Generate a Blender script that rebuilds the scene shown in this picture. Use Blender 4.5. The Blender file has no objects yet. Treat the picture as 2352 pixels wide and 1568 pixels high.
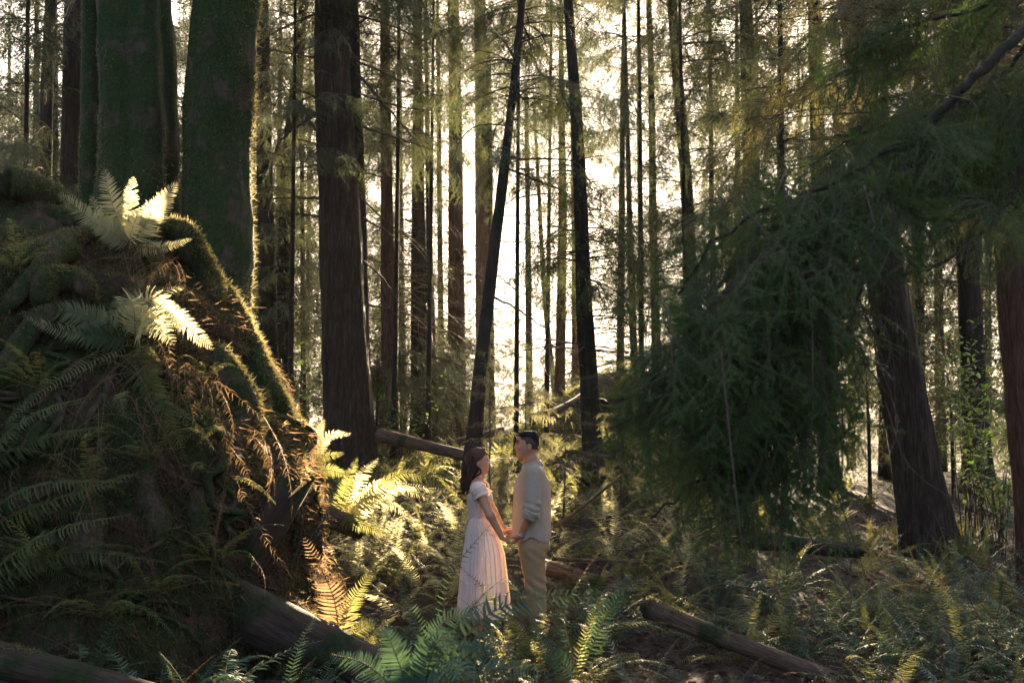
import bpy, math, random
import numpy as np
from mathutils import Vector, Matrix, Euler

SC = bpy.context.scene
COL = SC.collection
R = math.radians

# ------------------------------------------------------------------ camera, sky, sun, exposure
CAM_H = 1.70
PITCH = R(5.4)
LENS = 35.0
W0, H0 = 2352.0, 1568.0
FPX = W0 * LENS / 36.0
FWD = np.array([0, math.cos(PITCH), math.sin(PITCH)])
UPV = np.array([0, -math.sin(PITCH), math.cos(PITCH)])
RGT = np.array([1.0, 0, 0])
CAM = np.array([0, 0, CAM_H])


def at(px, py, d):
    """world point seen at photo pixel (px, py) standing d metres in front of the camera"""
    v = RGT * ((px - W0 / 2) / FPX) + UPV * ((H0 / 2 - py) / FPX) + FWD
    return CAM + v * (d / v[1])


cam_data = bpy.data.cameras.new('camera')
cam = bpy.data.objects.new('camera', cam_data)
COL.objects.link(cam)
cam.location = CAM
cam.rotation_euler = (math.pi / 2 + PITCH, 0, 0)
cam_data.lens = LENS
cam_data.sensor_width = 36
cam_data.clip_start = 0.05
cam_data.clip_end = 3000
cam_data.dof.use_dof = True
cam_data.dof.focus_distance = 8.6
cam_data.dof.aperture_fstop = 4.0
SC.camera = cam

ts = at(1425, 535, 1.0) - CAM
TOSUN = ts / np.linalg.norm(ts)
SUN_EL = math.asin(TOSUN[2])
SUN_AZ = math.atan2(TOSUN[0], TOSUN[1])

world = bpy.data.worlds.new('World')
SC.world = world
world.use_nodes = True
wn = world.node_tree
bg = wn.nodes['Background']
sky = wn.nodes.new('ShaderNodeTexSky')
sky.sky_type = 'NISHITA'
sky.sun_disc = False
sky.sun_elevation = SUN_EL
sky.sun_rotation = SUN_AZ
sky.altitude = 100
sky.air_density = 0.35
sky.dust_density = 9.0
sky.ozone_density = 0.0
wn.links.new(sky.outputs[0], bg.inputs[0])
bg.inputs[1].default_value = 0.09

sun_data = bpy.data.lights.new('sun', 'SUN')
sun_data.energy = 5.0
sun_data.angle = R(0.55)
sun_data.color = (1.0, 0.77, 0.50)
sun = bpy.data.objects.new('sun', sun_data)
COL.objects.link(sun)
sun.rotation_euler = Vector(TOSUN).to_track_quat('Z', 'Y').to_euler()
sun.location = (0, 60, 30)

SC.view_settings.view_transform = 'Standard'
SC.view_settings.look = 'None'
SC.view_settings.exposure = 3.7
SC.view_settings.gamma = 1.0
SC.cycles.max_bounces = 6
SC.cycles.diffuse_bounces = 3
SC.cycles.glossy_bounces = 2
SC.cycles.transmission_bounces = 4
SC.cycles.volume_bounces = 0
SC.cycles.transparent_max_bounces = 4
SC.cycles.sample_clamp_direct = 0.4
SC.cycles.sample_clamp_indirect = 1.5
SC.cycles.caustics_reflective = False
SC.cycles.caustics_refractive = False

# ------------------------------------------------------------------ helpers
rng = np.random.default_rng(7)
random.seed(7)


def nrm(v):
    v = np.asarray(v, float)
    return v / np.maximum(np.linalg.norm(v, axis=-1, keepdims=True), 1e-9)


def sstep(a, b, x):
    t = np.clip((np.asarray(x, float) - a) / (b - a), 0, 1)
    return t * t * (3 - 2 * t)


_nph = np.random.default_rng(3)
_NK = nrm(_nph.normal(size=(24, 3)))
_NP = _nph.uniform(0, 6.28, 24)
_NS = _nph.uniform(0.7, 1.5, 24)


def noise3(p, s=1.0):
    """cheap smooth noise in -1..1 from a sum of plane waves"""
    p = np.asarray(p, float) * s
    a = p @ (_NK * _NS[:, None]).T * 3.1 + _NP
    a = a + 1.3 * np.sin(a[..., ::-1] * 0.7 + 1.0)
    return np.sin(a).mean(-1) * 2.2


def fbm(p, s=1.0, o=3):
    return sum(noise3(np.asarray(p) + 7.3 * k, s * 2.1 ** k) / 1.9 ** k for k in range(o))


class MB:
    """collects triangles and quads, then links them as ONE mesh object"""

    def __init__(self):
        self.v, self.t, self.q, self.tm, self.qm, self.n = [], [], [], [], [], 0

    def add(self, v, tris=None, quads=None, mat=0):
        v = np.asarray(v, float).reshape(-1, 3)
        if tris is not None and len(tris):
            self.t.append(np.asarray(tris, int) + self.n); self.tm.append(np.full(len(tris), mat))
        if quads is not None and len(quads):
            self.q.append(np.asarray(quads, int) + self.n); self.qm.append(np.full(len(quads), mat))
        self.v.append(v); self.n += len(v)
        return self

    def soup(self, tri, mat=0):
        tri = np.asarray(tri, float).reshape(-1, 3, 3)
        return self.add(tri.reshape(-1, 3), np.arange(len(tri) * 3).reshape(-1, 3), mat=mat)

    def mesh(self, name, mats, smooth=True, origin=None):
        v = np.concatenate(self.v) if self.v else np.zeros((0, 3))
        if origin is not None:
            v = v - np.asarray(origin)
        t = np.concatenate(self.t) if self.t else np.zeros((0, 3), int)
        q = np.concatenate(self.q) if self.q else np.zeros((0, 4), int)
        m = bpy.data.meshes.new(name)
        m.vertices.add(len(v)); m.vertices.foreach_set('co', v.astype(np.float32).ravel())
        nl = len(t) * 3 + len(q) * 4
        m.loops.add(nl); m.loops.foreach_set('vertex_index', np.concatenate([t.ravel(), q.ravel()]).astype(np.int32))
        st = np.concatenate([np.arange(len(t)) * 3, len(t) * 3 + np.arange(len(q)) * 4]).astype(np.int32)
        m.polygons.add(len(st)); m.polygons.foreach_set('loop_start', st)
        mi = np.concatenate((self.tm + self.qm) or [np.zeros(0)]).astype(np.int32)
        m.polygons.foreach_set('material_index', mi)
        if smooth:
            m.polygons.foreach_set('use_smooth', np.ones(len(st), bool))
        m.update(calc_edges=True)
        for x in (mats if isinstance(mats, (list, tuple)) else [mats]):
            m.materials.append(x)
        return m

    def build(self, name, mats, parent=None, smooth=True, origin=None):
        """vertices are world space; the object's own origin is put at `origin` (or the parent's)"""
        if parent is not None:
            origin = PIVOT[parent.name]
        return link(name, self.mesh(name, mats, smooth, origin), parent, origin)


PIVOT = {}


def link(name, data, parent=None, origin=None):
    o = bpy.data.objects.new(name, data)
    COL.objects.link(o)
    if parent is not None:
        o.parent = parent
        PIVOT[o.name] = PIVOT[parent.name]
    else:
        o.location = (0, 0, 0) if origin is None else origin
        PIVOT[o.name] = np.zeros(3) if origin is None else np.asarray(origin, float)
    return o


def tag(o, label=None, cat=None, group=None, kind=None):
    for k, v in (('label', label), ('category', cat), ('group', group), ('kind', kind)):
        if v:
            o[k] = v
    return o


def thing(name, loc, label, cat, group=None):
    o = link(name, None, None, np.asarray(loc, float))
    o.empty_display_size = 0.2
    return tag(o, label, cat, group)


def catmull(pts, n):
    """resample control rows (any number of columns) smoothly to n rows"""
    p = np.asarray(pts, float)
    if len(p) == 2:
        return p[0] + (p[1] - p[0]) * np.linspace(0, 1, n)[:, None]
    e = np.vstack([2 * p[0] - p[1], p, 2 * p[-1] - p[-2]])
    d = np.concatenate([[0], np.cumsum(np.linalg.norm(np.diff(p[:, :3], axis=0), axis=1))])
    s = np.linspace(0, d[-1], n)
    k = np.clip(np.searchsorted(d, s, side='right') - 1, 0, len(p) - 2)
    t = ((s - d[k]) / np.maximum(d[k + 1] - d[k], 1e-9))[:, None]
    a, b, c, g = e[k], e[k + 1], e[k + 2], e[k + 3]
    return 0.5 * (2 * b + (c - a) * t + (2 * a - 5 * b + 4 * c - g) * t ** 2 + (3 * b - a - 3 * c + g) * t ** 3)


def frames(P, ref=(0.31, 0.17, 0.05)):
    T = nrm(np.gradient(P, axis=0))
    ref = np.array(ref, float)
    if abs(nrm(T[len(T) // 2]) @ nrm(ref)) > 0.9:
        ref = np.array([0.1, 0.9, 0.3])
    A = nrm(np.cross(T, ref)); B = np.cross(T, A)
    return T, A, B


def tube(mb, P, rad, sides=8, mat=0, disp=None, cap=True):
    """tapered tube; disp(theta, s, points) -> radius factor"""
    P = np.asarray(P, float); n = len(P)
    rad = np.broadcast_to(np.asarray(rad, float), (n,))
    T, A, B = frames(P)
    th = np.linspace(0, 2 * math.pi, sides, endpoint=False)
    D = A[:, None] * np.cos(th)[None, :, None] + B[:, None] * np.sin(th)[None, :, None]
    r = np.repeat(rad[:, None], sides, 1)
    if disp is not None:
        r = r * disp(th[None, :], np.linspace(0, 1, n)[:, None], P[:, None] + D * r[..., None])
    V = P[:, None] + D * r[..., None]
    i = np.arange(n - 1)[:, None] * sides; j = np.arange(sides)[None]; k = (j + 1) % sides
    q = np.stack([i + j, i + k, i + sides + k, i + sides + j], -1).reshape(-1, 4)
    VV = V.reshape(-1, 3)
    tr = []
    if cap:
        VV = np.vstack([VV, P[0], P[-1]])
        jj = np.arange(sides); kk = (jj + 1) % sides
        tr = np.concatenate([np.stack([kk, jj, np.full(sides, n * sides)], -1),
                             np.stack([(n - 1) * sides + jj, (n - 1) * sides + kk, np.full(sides, n * sides + 1)], -1)])
    mb.add(VV, tr, q, mat)
    return V, D


def tufts(mb, V, D, count, length=0.025, width=0.006, up=0.25, mask=None, mat=0, r=rng, flat=0.5, jit=0.6):
    """moss: small pointed blades standing on a tube's surface"""
    n, s = V.shape[:2]
    m = int(count)
    i = r.integers(0, n - 1, m); j = r.integers(0, s, m); a = r.random((m, 1)); b = r.random((m, 1))
    k = (j + 1) % s
    p = (V[i, j] * (1 - a) + V[i + 1, j] * a) * (1 - b) + (V[i, k] * (1 - a) + V[i + 1, k] * a) * b
    nn = nrm(D[i, j] * (1 - b) + D[i, k] * b)
    if mask is not None:
        keep = mask(p, nn)
        p, nn = p[keep], nn[keep]
    return blades(mb, p, nn, length, width, up, mat, r, flat, jit)


def blades(mb, p, nn, length, width, up, mat, r, flat=0.5, jit=0.6):
    m = len(p)
    if m == 0:
        return mb
    d = nrm(nn * flat + r.normal(size=(m, 3)) * jit + np.array([0, 0, up]))
    w = nrm(np.cross(d, r.normal(size=(m, 3))))
    L = length * r.uniform(0.5, 1.5, (m, 1)); wd = width * r.uniform(0.6, 1.4, (m, 1))
    base = p - nn * 0.004
    return mb.soup(np.stack([base - w * wd, base + w * wd, base + d * L], 1), mat)


# ------------------------------------------------------------------ materials
def mat(name):
    m = bpy.data.materials.new(name)
    m.use_nodes = True
    nt = m.node_tree
    for n in list(nt.nodes):
        nt.nodes.remove(n)
    out = nt.nodes.new('ShaderNodeOutputMaterial')
    return m, nt, out


def N(nt, t, **kw):
    n = nt.nodes.new(t)
    for k, v in kw.items():
        if k in n.inputs:
            n.inputs[k].default_value = v
        else:
            setattr(n, k, v)
    return n


def ramp(nt, fac, stops):
    c = nt.nodes.new('ShaderNodeValToRGB')
    e = c.color_ramp.elements
    while len(e) < len(stops):
        e.new(0.5)
    for x, (p, col) in zip(e, stops):
        x.position = p; x.color = (*col, 1)
    nt.links.new(fac, c.inputs[0])
    return c.outputs[0]


def mixc(nt, fac, a, b, blend='MIX'):
    n = nt.nodes.new('ShaderNodeMix'); n.data_type = 'RGBA'; n.blend_type = blend
    for i, v in ((0, fac), (6, a), (7, b)):
        if isinstance(v, (int, float)):
            n.inputs[i].default_value = v
        elif isinstance(v, tuple):
            n.inputs[i].default_value = (*v, 1)
        else:
            nt.links.new(v, n.inputs[i])
    return n.outputs[2]


def coords(nt, scale=(1, 1, 1), world=True):
    if world:
        src = nt.nodes.new('ShaderNodeNewGeometry').outputs['Position']
    else:
        src = nt.nodes.new('ShaderNodeTexCoord').outputs['Object']
    mp = nt.nodes.new('ShaderNodeMapping')
    mp.inputs['Scale'].default_value = scale
    nt.links.new(src, mp.inputs['Vector'])
    return mp.outputs[0]


def noise(nt, vec, scale, detail=4, rough=0.6):
    n = nt.nodes.new('ShaderNodeTexNoise')
    n.inputs['Scale'].default_value = scale; n.inputs['Detail'].default_value = detail; n.inputs['Roughness'].default_value = rough
    nt.links.new(vec, n.inputs['Vector'])
    return n.outputs[0]


def leaf_mat(name, cols, trans, tw=0.45, rough=0.45, spec=0.4, odd=None, oddp=0.9):
    """leaf: diffuse front, light through the blade from behind, colour varied leaf by leaf"""
    m, nt, out = mat(name)
    geo = nt.nodes.new('ShaderNodeNewGeometry')
    oi = nt.nodes.new('ShaderNodeObjectInfo')
    mixr = nt.nodes.new('ShaderNodeMath'); mixr.operation = 'ADD'
    nt.links.new(geo.outputs['Random Per Island'], mixr.inputs[0]); nt.links.new(oi.outputs['Random'], mixr.inputs[1])
    half = nt.nodes.new('ShaderNodeMath'); half.operation = 'MULTIPLY'; half.inputs[1].default_value = 0.5
    nt.links.new(mixr.outputs[0], half.inputs[0])
    c = ramp(nt, half.outputs[0], [(0.15, cols[0]), (0.5, cols[1]), (0.85, cols[2])])
    t = mixc(nt, half.outputs[0], tuple(x * 0.75 for x in trans), tuple(min(1, x * 1.25) for x in trans))
    if odd:
        gt = nt.nodes.new('ShaderNodeMath'); gt.operation = 'GREATER_THAN'; gt.inputs[1].default_value = oddp
        nt.links.new(geo.outputs['Random Per Island'], gt.inputs[0])
        c = mixc(nt, gt.outputs[0], c, odd); t = mixc(nt, gt.outputs[0], t, tuple(x * 1.6 for x in odd))
    p = N(nt, 'ShaderNodeBsdfPrincipled', Roughness=rough)
    p.inputs['Specular IOR Level'].default_value = spec
    nt.links.new(c, p.inputs['Base Color'])
    tr = nt.nodes.new('ShaderNodeBsdfTranslucent')
    nt.links.new(t, tr.inputs['Color'])
    mx = nt.nodes.new('ShaderNodeMixShader'); mx.inputs[0].default_value = tw
    nt.links.new(p.outputs[0], mx.inputs[1]); nt.links.new(tr.outputs[0], mx.inputs[2])
    nt.links.new(mx.outputs[0], out.inputs[0])
    return m


def bark_mat(name, c1, c2, c3, stretch=0.12, scale=14, bump=0.7, moss=None, moss_amt=0.5, rough=0.9, along=2):
    m, nt, out = mat(name)
    sc = [1, 1, 1]; sc[along] = stretch
    v = coords(nt, tuple(sc), world=False)
    big = noise(nt, coords(nt, world=False), 1.7, 4)
    n1 = noise(nt, v, scale, 6, 0.7)
    n2 = noise(nt, v, scale * 3.5, 4, 0.7)
    ad = nt.nodes.new('ShaderNodeMath'); ad.operation = 'MULTIPLY_ADD'; ad.inputs[1].default_value = 0.45
    nt.links.new(n2, ad.inputs[0]); nt.links.new(n1, ad.inputs[2])
    c = ramp(nt, ad.outputs[0], [(0.48, c1), (0.72, c2), (0.95, c3)])
    hb = nt.nodes.new('ShaderNodeMath'); hb.operation = 'MULTIPLY'; hb.inputs[1].default_value = 0.4; nt.links.new(big, hb.inputs[0])
    c = mixc(nt, hb.outputs[0], c, c2)
    if moss:
        mn = noise(nt, coords(nt, world=False), 2.6, 6, 0.65)
        mf = ramp(nt, mn, [(0.62 - moss_amt * 0.35, (0, 0, 0)), (0.72 - moss_amt * 0.35, (1, 1, 1))])
        mc = ramp(nt, noise(nt, coords(nt, world=False), 30, 4), [(0.35, tuple(x * 0.55 for x in moss)), (0.7, tuple(x * 1.25 for x in moss))])
        c = mixc(nt, mf, c, mc)
    p = N(nt, 'ShaderNodeBsdfPrincipled', Roughness=rough)
    p.inputs['Specular IOR Level'].default_value = 0.2
    nt.links.new(c, p.inputs['Base Color'])
    b = nt.nodes.new('ShaderNodeBump'); b.inputs['Strength'].default_value = bump; b.inputs['Distance'].default_value = 0.03
    nt.links.new(ad.outputs[0], b.inputs['Height']); nt.links.new(b.outputs[0], p.inputs['Normal'])
    nt.links.new(p.outputs[0], out.inputs[0])
    return m


def plain_mat(name, col, rough=0.8, var=0.25, scale=20, bump=0.0, spec=0.3, trans=None, tw=0.3, stretch=(1, 1, 1), col2=None, metal=0.0):
    m, nt, out = mat(name)
    n = noise(nt, coords(nt, stretch, world=False), scale, 5)
    a = tuple(x * (1 - var) for x in col); b = col2 or tuple(min(1, x * (1 + var)) for x in col)
    c = ramp(nt, n, [(0.3, a), (0.7, b)])
    p = N(nt, 'ShaderNodeBsdfPrincipled', Roughness=rough, Metallic=metal)
    p.inputs['Specular IOR Level'].default_value = spec
    nt.links.new(c, p.inputs['Base Color'])
    if bump:
        bn = nt.nodes.new('ShaderNodeBump'); bn.inputs['Strength'].default_value = bump; bn.inputs['Distance'].default_value = 0.01
        nt.links.new(n, bn.inputs['Height']); nt.links.new(bn.outputs[0], p.inputs['Normal'])
    sh = p.outputs[0]
    if trans:
        tr = nt.nodes.new('ShaderNodeBsdfTranslucent'); tr.inputs['Color'].default_value = (*trans, 1)
        mx = nt.nodes.new('ShaderNodeMixShader'); mx.inputs[0].default_value = tw
        nt.links.new(sh, mx.inputs[1]); nt.links.new(tr.outputs[0], mx.inputs[2]); sh = mx.outputs[0]
    nt.links.new(sh, out.inputs[0])
    return m


MT = {}
MT['needle'] = leaf_mat('conifer_needles', [(0.014, 0.034, 0.012), (0.028, 0.05, 0.016), (0.05, 0.062, 0.022)], (0.14, 0.17, 0.07), 0.20, 0.5, 0.3, odd=(0.16, 0.075, 0.03), oddp=0.94)
MT['needle_near'] = leaf_mat('hemlock_needles', [(0.016, 0.052, 0.012), (0.032, 0.078, 0.018), (0.06, 0.10, 0.022)], (0.11, 0.19, 0.04), 0.27, 0.7, 0.1)
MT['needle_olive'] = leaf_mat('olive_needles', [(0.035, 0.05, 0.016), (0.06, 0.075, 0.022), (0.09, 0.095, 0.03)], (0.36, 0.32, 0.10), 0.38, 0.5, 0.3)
MT['needle_pale'] = leaf_mat('sapling_needles', [(0.05, 0.07, 0.03), (0.08, 0.10, 0.04), (0.11, 0.12, 0.05)], (0.42, 0.40, 0.20), 0.5, 0.4, 0.4)
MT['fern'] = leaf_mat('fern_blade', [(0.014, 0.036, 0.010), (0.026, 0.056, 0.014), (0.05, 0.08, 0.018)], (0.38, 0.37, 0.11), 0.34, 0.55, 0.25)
MT['fern_sunlit'] = leaf_mat('fern_blade_sunlit', [(0.06, 0.10, 0.035), (0.08, 0.12, 0.04), (0.11, 0.14, 0.05)], (0.74, 0.68, 0.38), 0.55, 0.38, 0.5)  # paler, more translucent copy for sunlit ferns; the light is put into the colour
MT['fern_deep_shaded'] = leaf_mat('fern_blade_deep_shaded', [(0.014, 0.045, 0.026), (0.024, 0.065, 0.036), (0.04, 0.085, 0.042)], (0.10, 0.17, 0.07), 0.16, 0.5, 0.25)  # blue-green copy, darker and less translucent; shade on near ferns put into colour
MT['fern_dead'] = leaf_mat('fern_blade_dead', [(0.03, 0.020, 0.012), (0.062, 0.040, 0.024), (0.13, 0.088, 0.054)], (0.30, 0.19, 0.09), 0.35, 0.7, 0.2)
MT['rachis'] = plain_mat('frond_stalk', (0.16, 0.10, 0.035), 0.6, trans=(0.4, 0.25, 0.08), tw=0.3)
MT['leaf'] = leaf_mat('broad_leaf', [(0.03, 0.08, 0.015), (0.05, 0.12, 0.022), (0.09, 0.15, 0.03)], (0.20, 0.30, 0.06), 0.35, 0.5, 0.3)
MT['herb'] = leaf_mat('low_herbs', [(0.02, 0.035, 0.010), (0.035, 0.055, 0.016), (0.06, 0.08, 0.025)], (0.30, 0.31, 0.11), 0.35, 0.6, 0.2)
MT['moss'] = leaf_mat('moss', [(0.014, 0.024, 0.007), (0.026, 0.04, 0.010), (0.045, 0.06, 0.015)], (0.40, 0.35, 0.15), 0.34, 0.7, 0.15)
MT['bark_dark'] = bark_mat('bark_dark', (0.014, 0.010, 0.007), (0.038, 0.027, 0.019), (0.08, 0.057, 0.04), moss=(0.02, 0.028, 0.010), moss_amt=0.35)
MT['bark_cedar'] = bark_mat('bark_cedar', (0.012, 0.008, 0.006), (0.042, 0.029, 0.020), (0.115, 0.082, 0.058), stretch=0.11, scale=30, bump=1.0)
MT['bark_red'] = bark_mat('bark_red', (0.025, 0.013, 0.008), (0.09, 0.05, 0.032), (0.19, 0.12, 0.085), stretch=0.12, scale=28, bump=1.0)
MT['bark_moss'] = bark_mat('bark_moss', (0.012, 0.008, 0.006), (0.06, 0.042, 0.03), (0.11, 0.083, 0.06), moss=(0.022, 0.042, 0.009), moss_amt=0.72, stretch=0.3, scale=11, bump=1.0)
MT['root'] = bark_mat('root_bark', (0.02, 0.012, 0.008), (0.06, 0.04, 0.027), (0.14, 0.10, 0.07), moss=(0.024, 0.040, 0.010), moss_amt=0.6, stretch=0.5, scale=14)
MT['log'] = bark_mat('weathered_log', (0.02, 0.013, 0.009), (0.11, 0.07, 0.046), (0.24, 0.165, 0.115), stretch=0.09, scale=34, bump=1.0, along=0, moss=(0.035, 0.05, 0.014), moss_amt=0.2)
MT['log_mossy'] = bark_mat('mossy_log', (0.012, 0.008, 0.006), (0.045, 0.031, 0.021), (0.10, 0.07, 0.05), stretch=0.07, scale=14, bump=1.0, along=0, moss=(0.022, 0.034, 0.010), moss_amt=0.3)
MT['twig'] = plain_mat('twig_bark', (0.07, 0.05, 0.036), 0.9, 0.4)
MT['litter'] = leaf_mat('fallen_leaf', [(0.03, 0.018, 0.010), (0.06, 0.035, 0.019), (0.11, 0.068, 0.038)], (0.16, 0.08, 0.035), 0.2, 0.8, 0.2)

# ------------------------------------------------------------------ ground
def hgt(x, y):
    x = np.asarray(x, float); y = np.asarray(y, float)
    wx = 1 - 0.74 * sstep(1.7, 4.6, x - 0.10 * (y - 10))
    z = np.clip(0.165 * (np.logaddexp(0, (y - 8.5) * 3) / 3 - np.logaddexp(0, (y - 16.6) * 1.2) / 1.2), 0, None) * wx
    z = z + 2.0 * np.exp(-(((x - 2.9) / 2.5) ** 2 + ((y - 24.5) / 2.6) ** 2))
    z = z + 0.35 * np.exp(-(((x - 1.9) / 1.3) ** 2 + ((y - 16.8) / 1.6) ** 2))
    z = z - 0.11 * np.maximum(y - 30, 0)
    z = z + 0.35 * sstep(13, 22, y) * sstep(4, 7, x)
    p = np.stack([x, y, np.zeros_like(x)], -1)
    z = z + 0.05 * fbm(p, 0.5, 3)
    return z


gx = np.concatenate([np.linspace(-160, -8, 24), np.linspace(-7.6, 10, 150), np.linspace(10.8, 160, 24)])
gy = np.concatenate([np.linspace(-60, 1, 14), np.linspace(1.5, 28, 210), np.linspace(29, 220, 40)])
GX, GY = np.meshgrid(gx, gy)
GZ = hgt(GX, GY) + 0.02 * noise3(np.stack([GX, GY, GX * 0], -1), 3.3)
nxg, nyg = len(gx), len(gy)
i = np.arange(nyg - 1)[:, None] * nxg; j = np.arange(nxg - 1)[None]
gq = np.stack([i + j, i + j + 1, i + nxg + j + 1, i + nxg + j], -1).reshape(-1, 4)

m, nt, out = mat('forest_soil')
v = coords(nt)
c = ramp(nt, noise(nt, v, 9, 8, 0.75), [(0.32, (0.014, 0.009, 0.006)), (0.52, (0.045, 0.028, 0.017)), (0.74, (0.11, 0.07, 0.042))])
mf = ramp(nt, noise(nt, v, 0.8, 5), [(0.5, (0, 0, 0)), (0.66, (1, 1, 1))])
c = mixc(nt, mf, c, (0.035, 0.045, 0.015))
p = N(nt, 'ShaderNodeBsdfPrincipled', Roughness=0.95)
nt.links.new(c, p.inputs['Base Color'])
b = nt.nodes.new('ShaderNodeBump'); b.inputs['Strength'].default_value = 1.0; b.inputs['Distance'].default_value = 0.05
nt.links.new(noise(nt, v, 18, 8, 0.8), b.inputs['Height']); nt.links.new(b.outputs[0], p.inputs['Normal'])
nt.links.new(p.outputs[0], out.inputs[0])
MT['soil'] = m
tag(MB().add(np.stack([GX, GY, GZ], -1).reshape(-1, 3), quads=gq).build('ground', m), kind='structure')

# ------------------------------------------------------------------ the root mound on the left
MC = np.array([-3.95, 8.25])
_MZ = np.array([-0.5, 0.0, 0.5, 1.2, 1.5, 1.84, 2.3, 2.75, 3.0, 3.25, 3.45, 3.6])
_MR = np.array([2.75, 2.6, 2.45, 2.28, 2.15, 1.98, 1.72, 1.48, 1.2, 0.85, 0.5, 0.02])


def mound_pt(th, z, out_=0.0, rough=True):
    th = np.asarray(th, float); z = np.asarray(z, float)
    r = np.interp(z, _MZ, _MR)
    d = np.stack([np.cos(th), np.sin(th), np.zeros_like(th)], -1)
    p = np.stack([MC[0] + r * d[..., 0], MC[1] + r * d[..., 1], z], -1)
    dirn = nrm(d + np.array([0, 0, 1.0]) * sstep(2.4, 3.6, z)[..., None] * 1.5)
    if rough:
        p = p + dirn * (0.24 * fbm(p, 0.9, 3) + 0.10 * (0.45 - np.abs(noise3(p, 2.6))) + 0.05 * noise3(p, 5.5) + 0.03 * noise3(p, 11.0))[..., None]
    return p + dirn * out_, dirn


def mound_hit(px, py, lift=0.0):
    """where the view ray of a photo pixel meets the smooth mound (or its rim, if it just misses)"""
    ds = np.linspace(5.0, 10.5, 221)
    P = np.array([at(px, py, d) for d in ds])
    r = np.hypot(P[:, 0] - MC[0], P[:, 1] - MC[1]) - np.interp(P[:, 2], _MZ, _MR, right=-0.5)
    k = np.argmax(r < 0) if (r < 0).any() else int(np.argmin(r))
    p = P[k]
    th = math.atan2(p[1] - MC[1], p[0] - MC[0])
    d = nrm(np.array([math.cos(th), math.sin(th), float(sstep(2.4, 3.6, p[2])) * 1.5 + 0.15]))
    return p + d * lift, d


th = np.linspace(0, 2 * math.pi, 240, endpoint=False)
zz = np.concatenate([np.linspace(-0.4, 2.4, 80), np.linspace(2.43, 3.6, 44)])
TH, ZZ = np.meshgrid(th, zz)
MP, MD = mound_pt(TH, ZZ)
i = np.arange(len(zz) - 1)[:, None] * 240; j = np.arange(240)[None]; k = (j + 1) % 240
mq = np.stack([i + j, i + k, i + 240 + k, i + 240 + j], -1).reshape(-1, 4)
MT['mound'] = bark_mat('mound_earth', (0.02, 0.012, 0.008), (0.055, 0.033, 0.02), (0.12, 0.075, 0.045), stretch=0.5, scale=16, bump=1.0, moss=(0.028, 0.046, 0.011), moss_amt=0.62)
mound = tag(MB().add(MP.reshape(-1, 3), quads=mq).build('earth_mound', MT['mound']), 'earth mound overgrown with roots and dead fern under the mossy trunks', 'mound', kind='structure')

# moss, rootlets and thatch on the mound: uncountable
mb = MB()
r_ = np.random.default_rng(11)
tufts(mb, MP, MD, 80000, 0.032, 0.007, 0.15, lambda p, n: (fbm(p, 0.8, 2) > -0.12) & (p[:, 1] < 9.4), r=r_)
m_ = 26000
th_ = r_.normal(size=m_) * 0.45 - 0.05; z_ = r_.uniform(0.9, 3.4, m_)
p_, d_ = mound_pt(th_, z_)
kp = fbm(p_, 1.1, 2) > -0.25
blades(mb, p_[kp], d_[kp], 0.05, 0.006, 0.1, 0, r_, 0.7, 0.5)
MOSS_MOUND = mb.build('mound_moss', MT['moss'], mound, smooth=False)
MOSS_MOUND['kind'] = 'stuff'
mb = MB()
m_ = 34000
th_ = r_.uniform(-2.9, 0.35, m_); z_ = r_.uniform(0.1, 3.2, m_)
p_, d_ = mound_pt(th_, z_, 0.02)
keep = fbm(p_, 0.7, 2) < 0.35
p_, d_ = p_[keep], d_[keep]
dd = nrm(d_ * 0.45 + r_.normal(size=p_.shape) * 0.5 + np.array([0, 0, -0.8]))
ww = nrm(np.cross(dd, r_.normal(size=p_.shape)))
L = r_.uniform(0.04, 0.14, (len(p_), 1)); wd = r_.uniform(0.003, 0.007, (len(p_), 1))
mid = p_ + dd * L * 0.6 + ww * 0.3 * L * r_.normal(size=(len(p_), 1)); tip = mid + dd * L * 0.5 + d_ * L * 0.3 * r_.normal(size=(len(p_), 1))
mb.soup(np.stack([p_ - ww * wd, p_ + ww * wd, mid], 1)); mb.soup(np.stack([mid - ww * wd, mid + ww * wd, tip], 1))
thatch_mb = mb
o = mb.build('dead_fern_thatch', MT['fern_dead'], mound, smooth=False); o['kind'] = 'stuff'


def moss_disp(amp, freq, lobes=0, la=0.0, ph=0.0, bark=0.0):
    def f(th, s, P):
        rg = bark * (0.35 - np.abs(noise3(P * [1, 1, 0.07], 5.5)) + 0.5 * (0.3 - np.abs(noise3(P * [1, 1, 0.10] + 3.3, 11.0)))) if bark else 0
        return 1 + rg + amp * fbm(P, freq, 3) + la * np.abs(np.sin(lobes * 0.5 * th + ph + 0.6 * np.sin(s * 4))) - la * 0.5
    return f


def add_moss(parent, V, D, count, seed, bias=(0, 0, 0.3), thr=0.0, length=0.026, name='moss'):
    rr = np.random.default_rng(seed)
    mbm = MB()
    bz = np.array(bias)
    tufts(mbm, V, D, count, length, 0.006, -0.1, lambda p, n: fbm(p, 0.9, 2) + (n @ bz) * 1.2 + rr.normal(size=len(p)) * 0.15 > thr, r=rr)
    o = mbm.build(name, MT['moss'], parent, smooth=False)
    o['kind'] = 'stuff'
    return o


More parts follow.
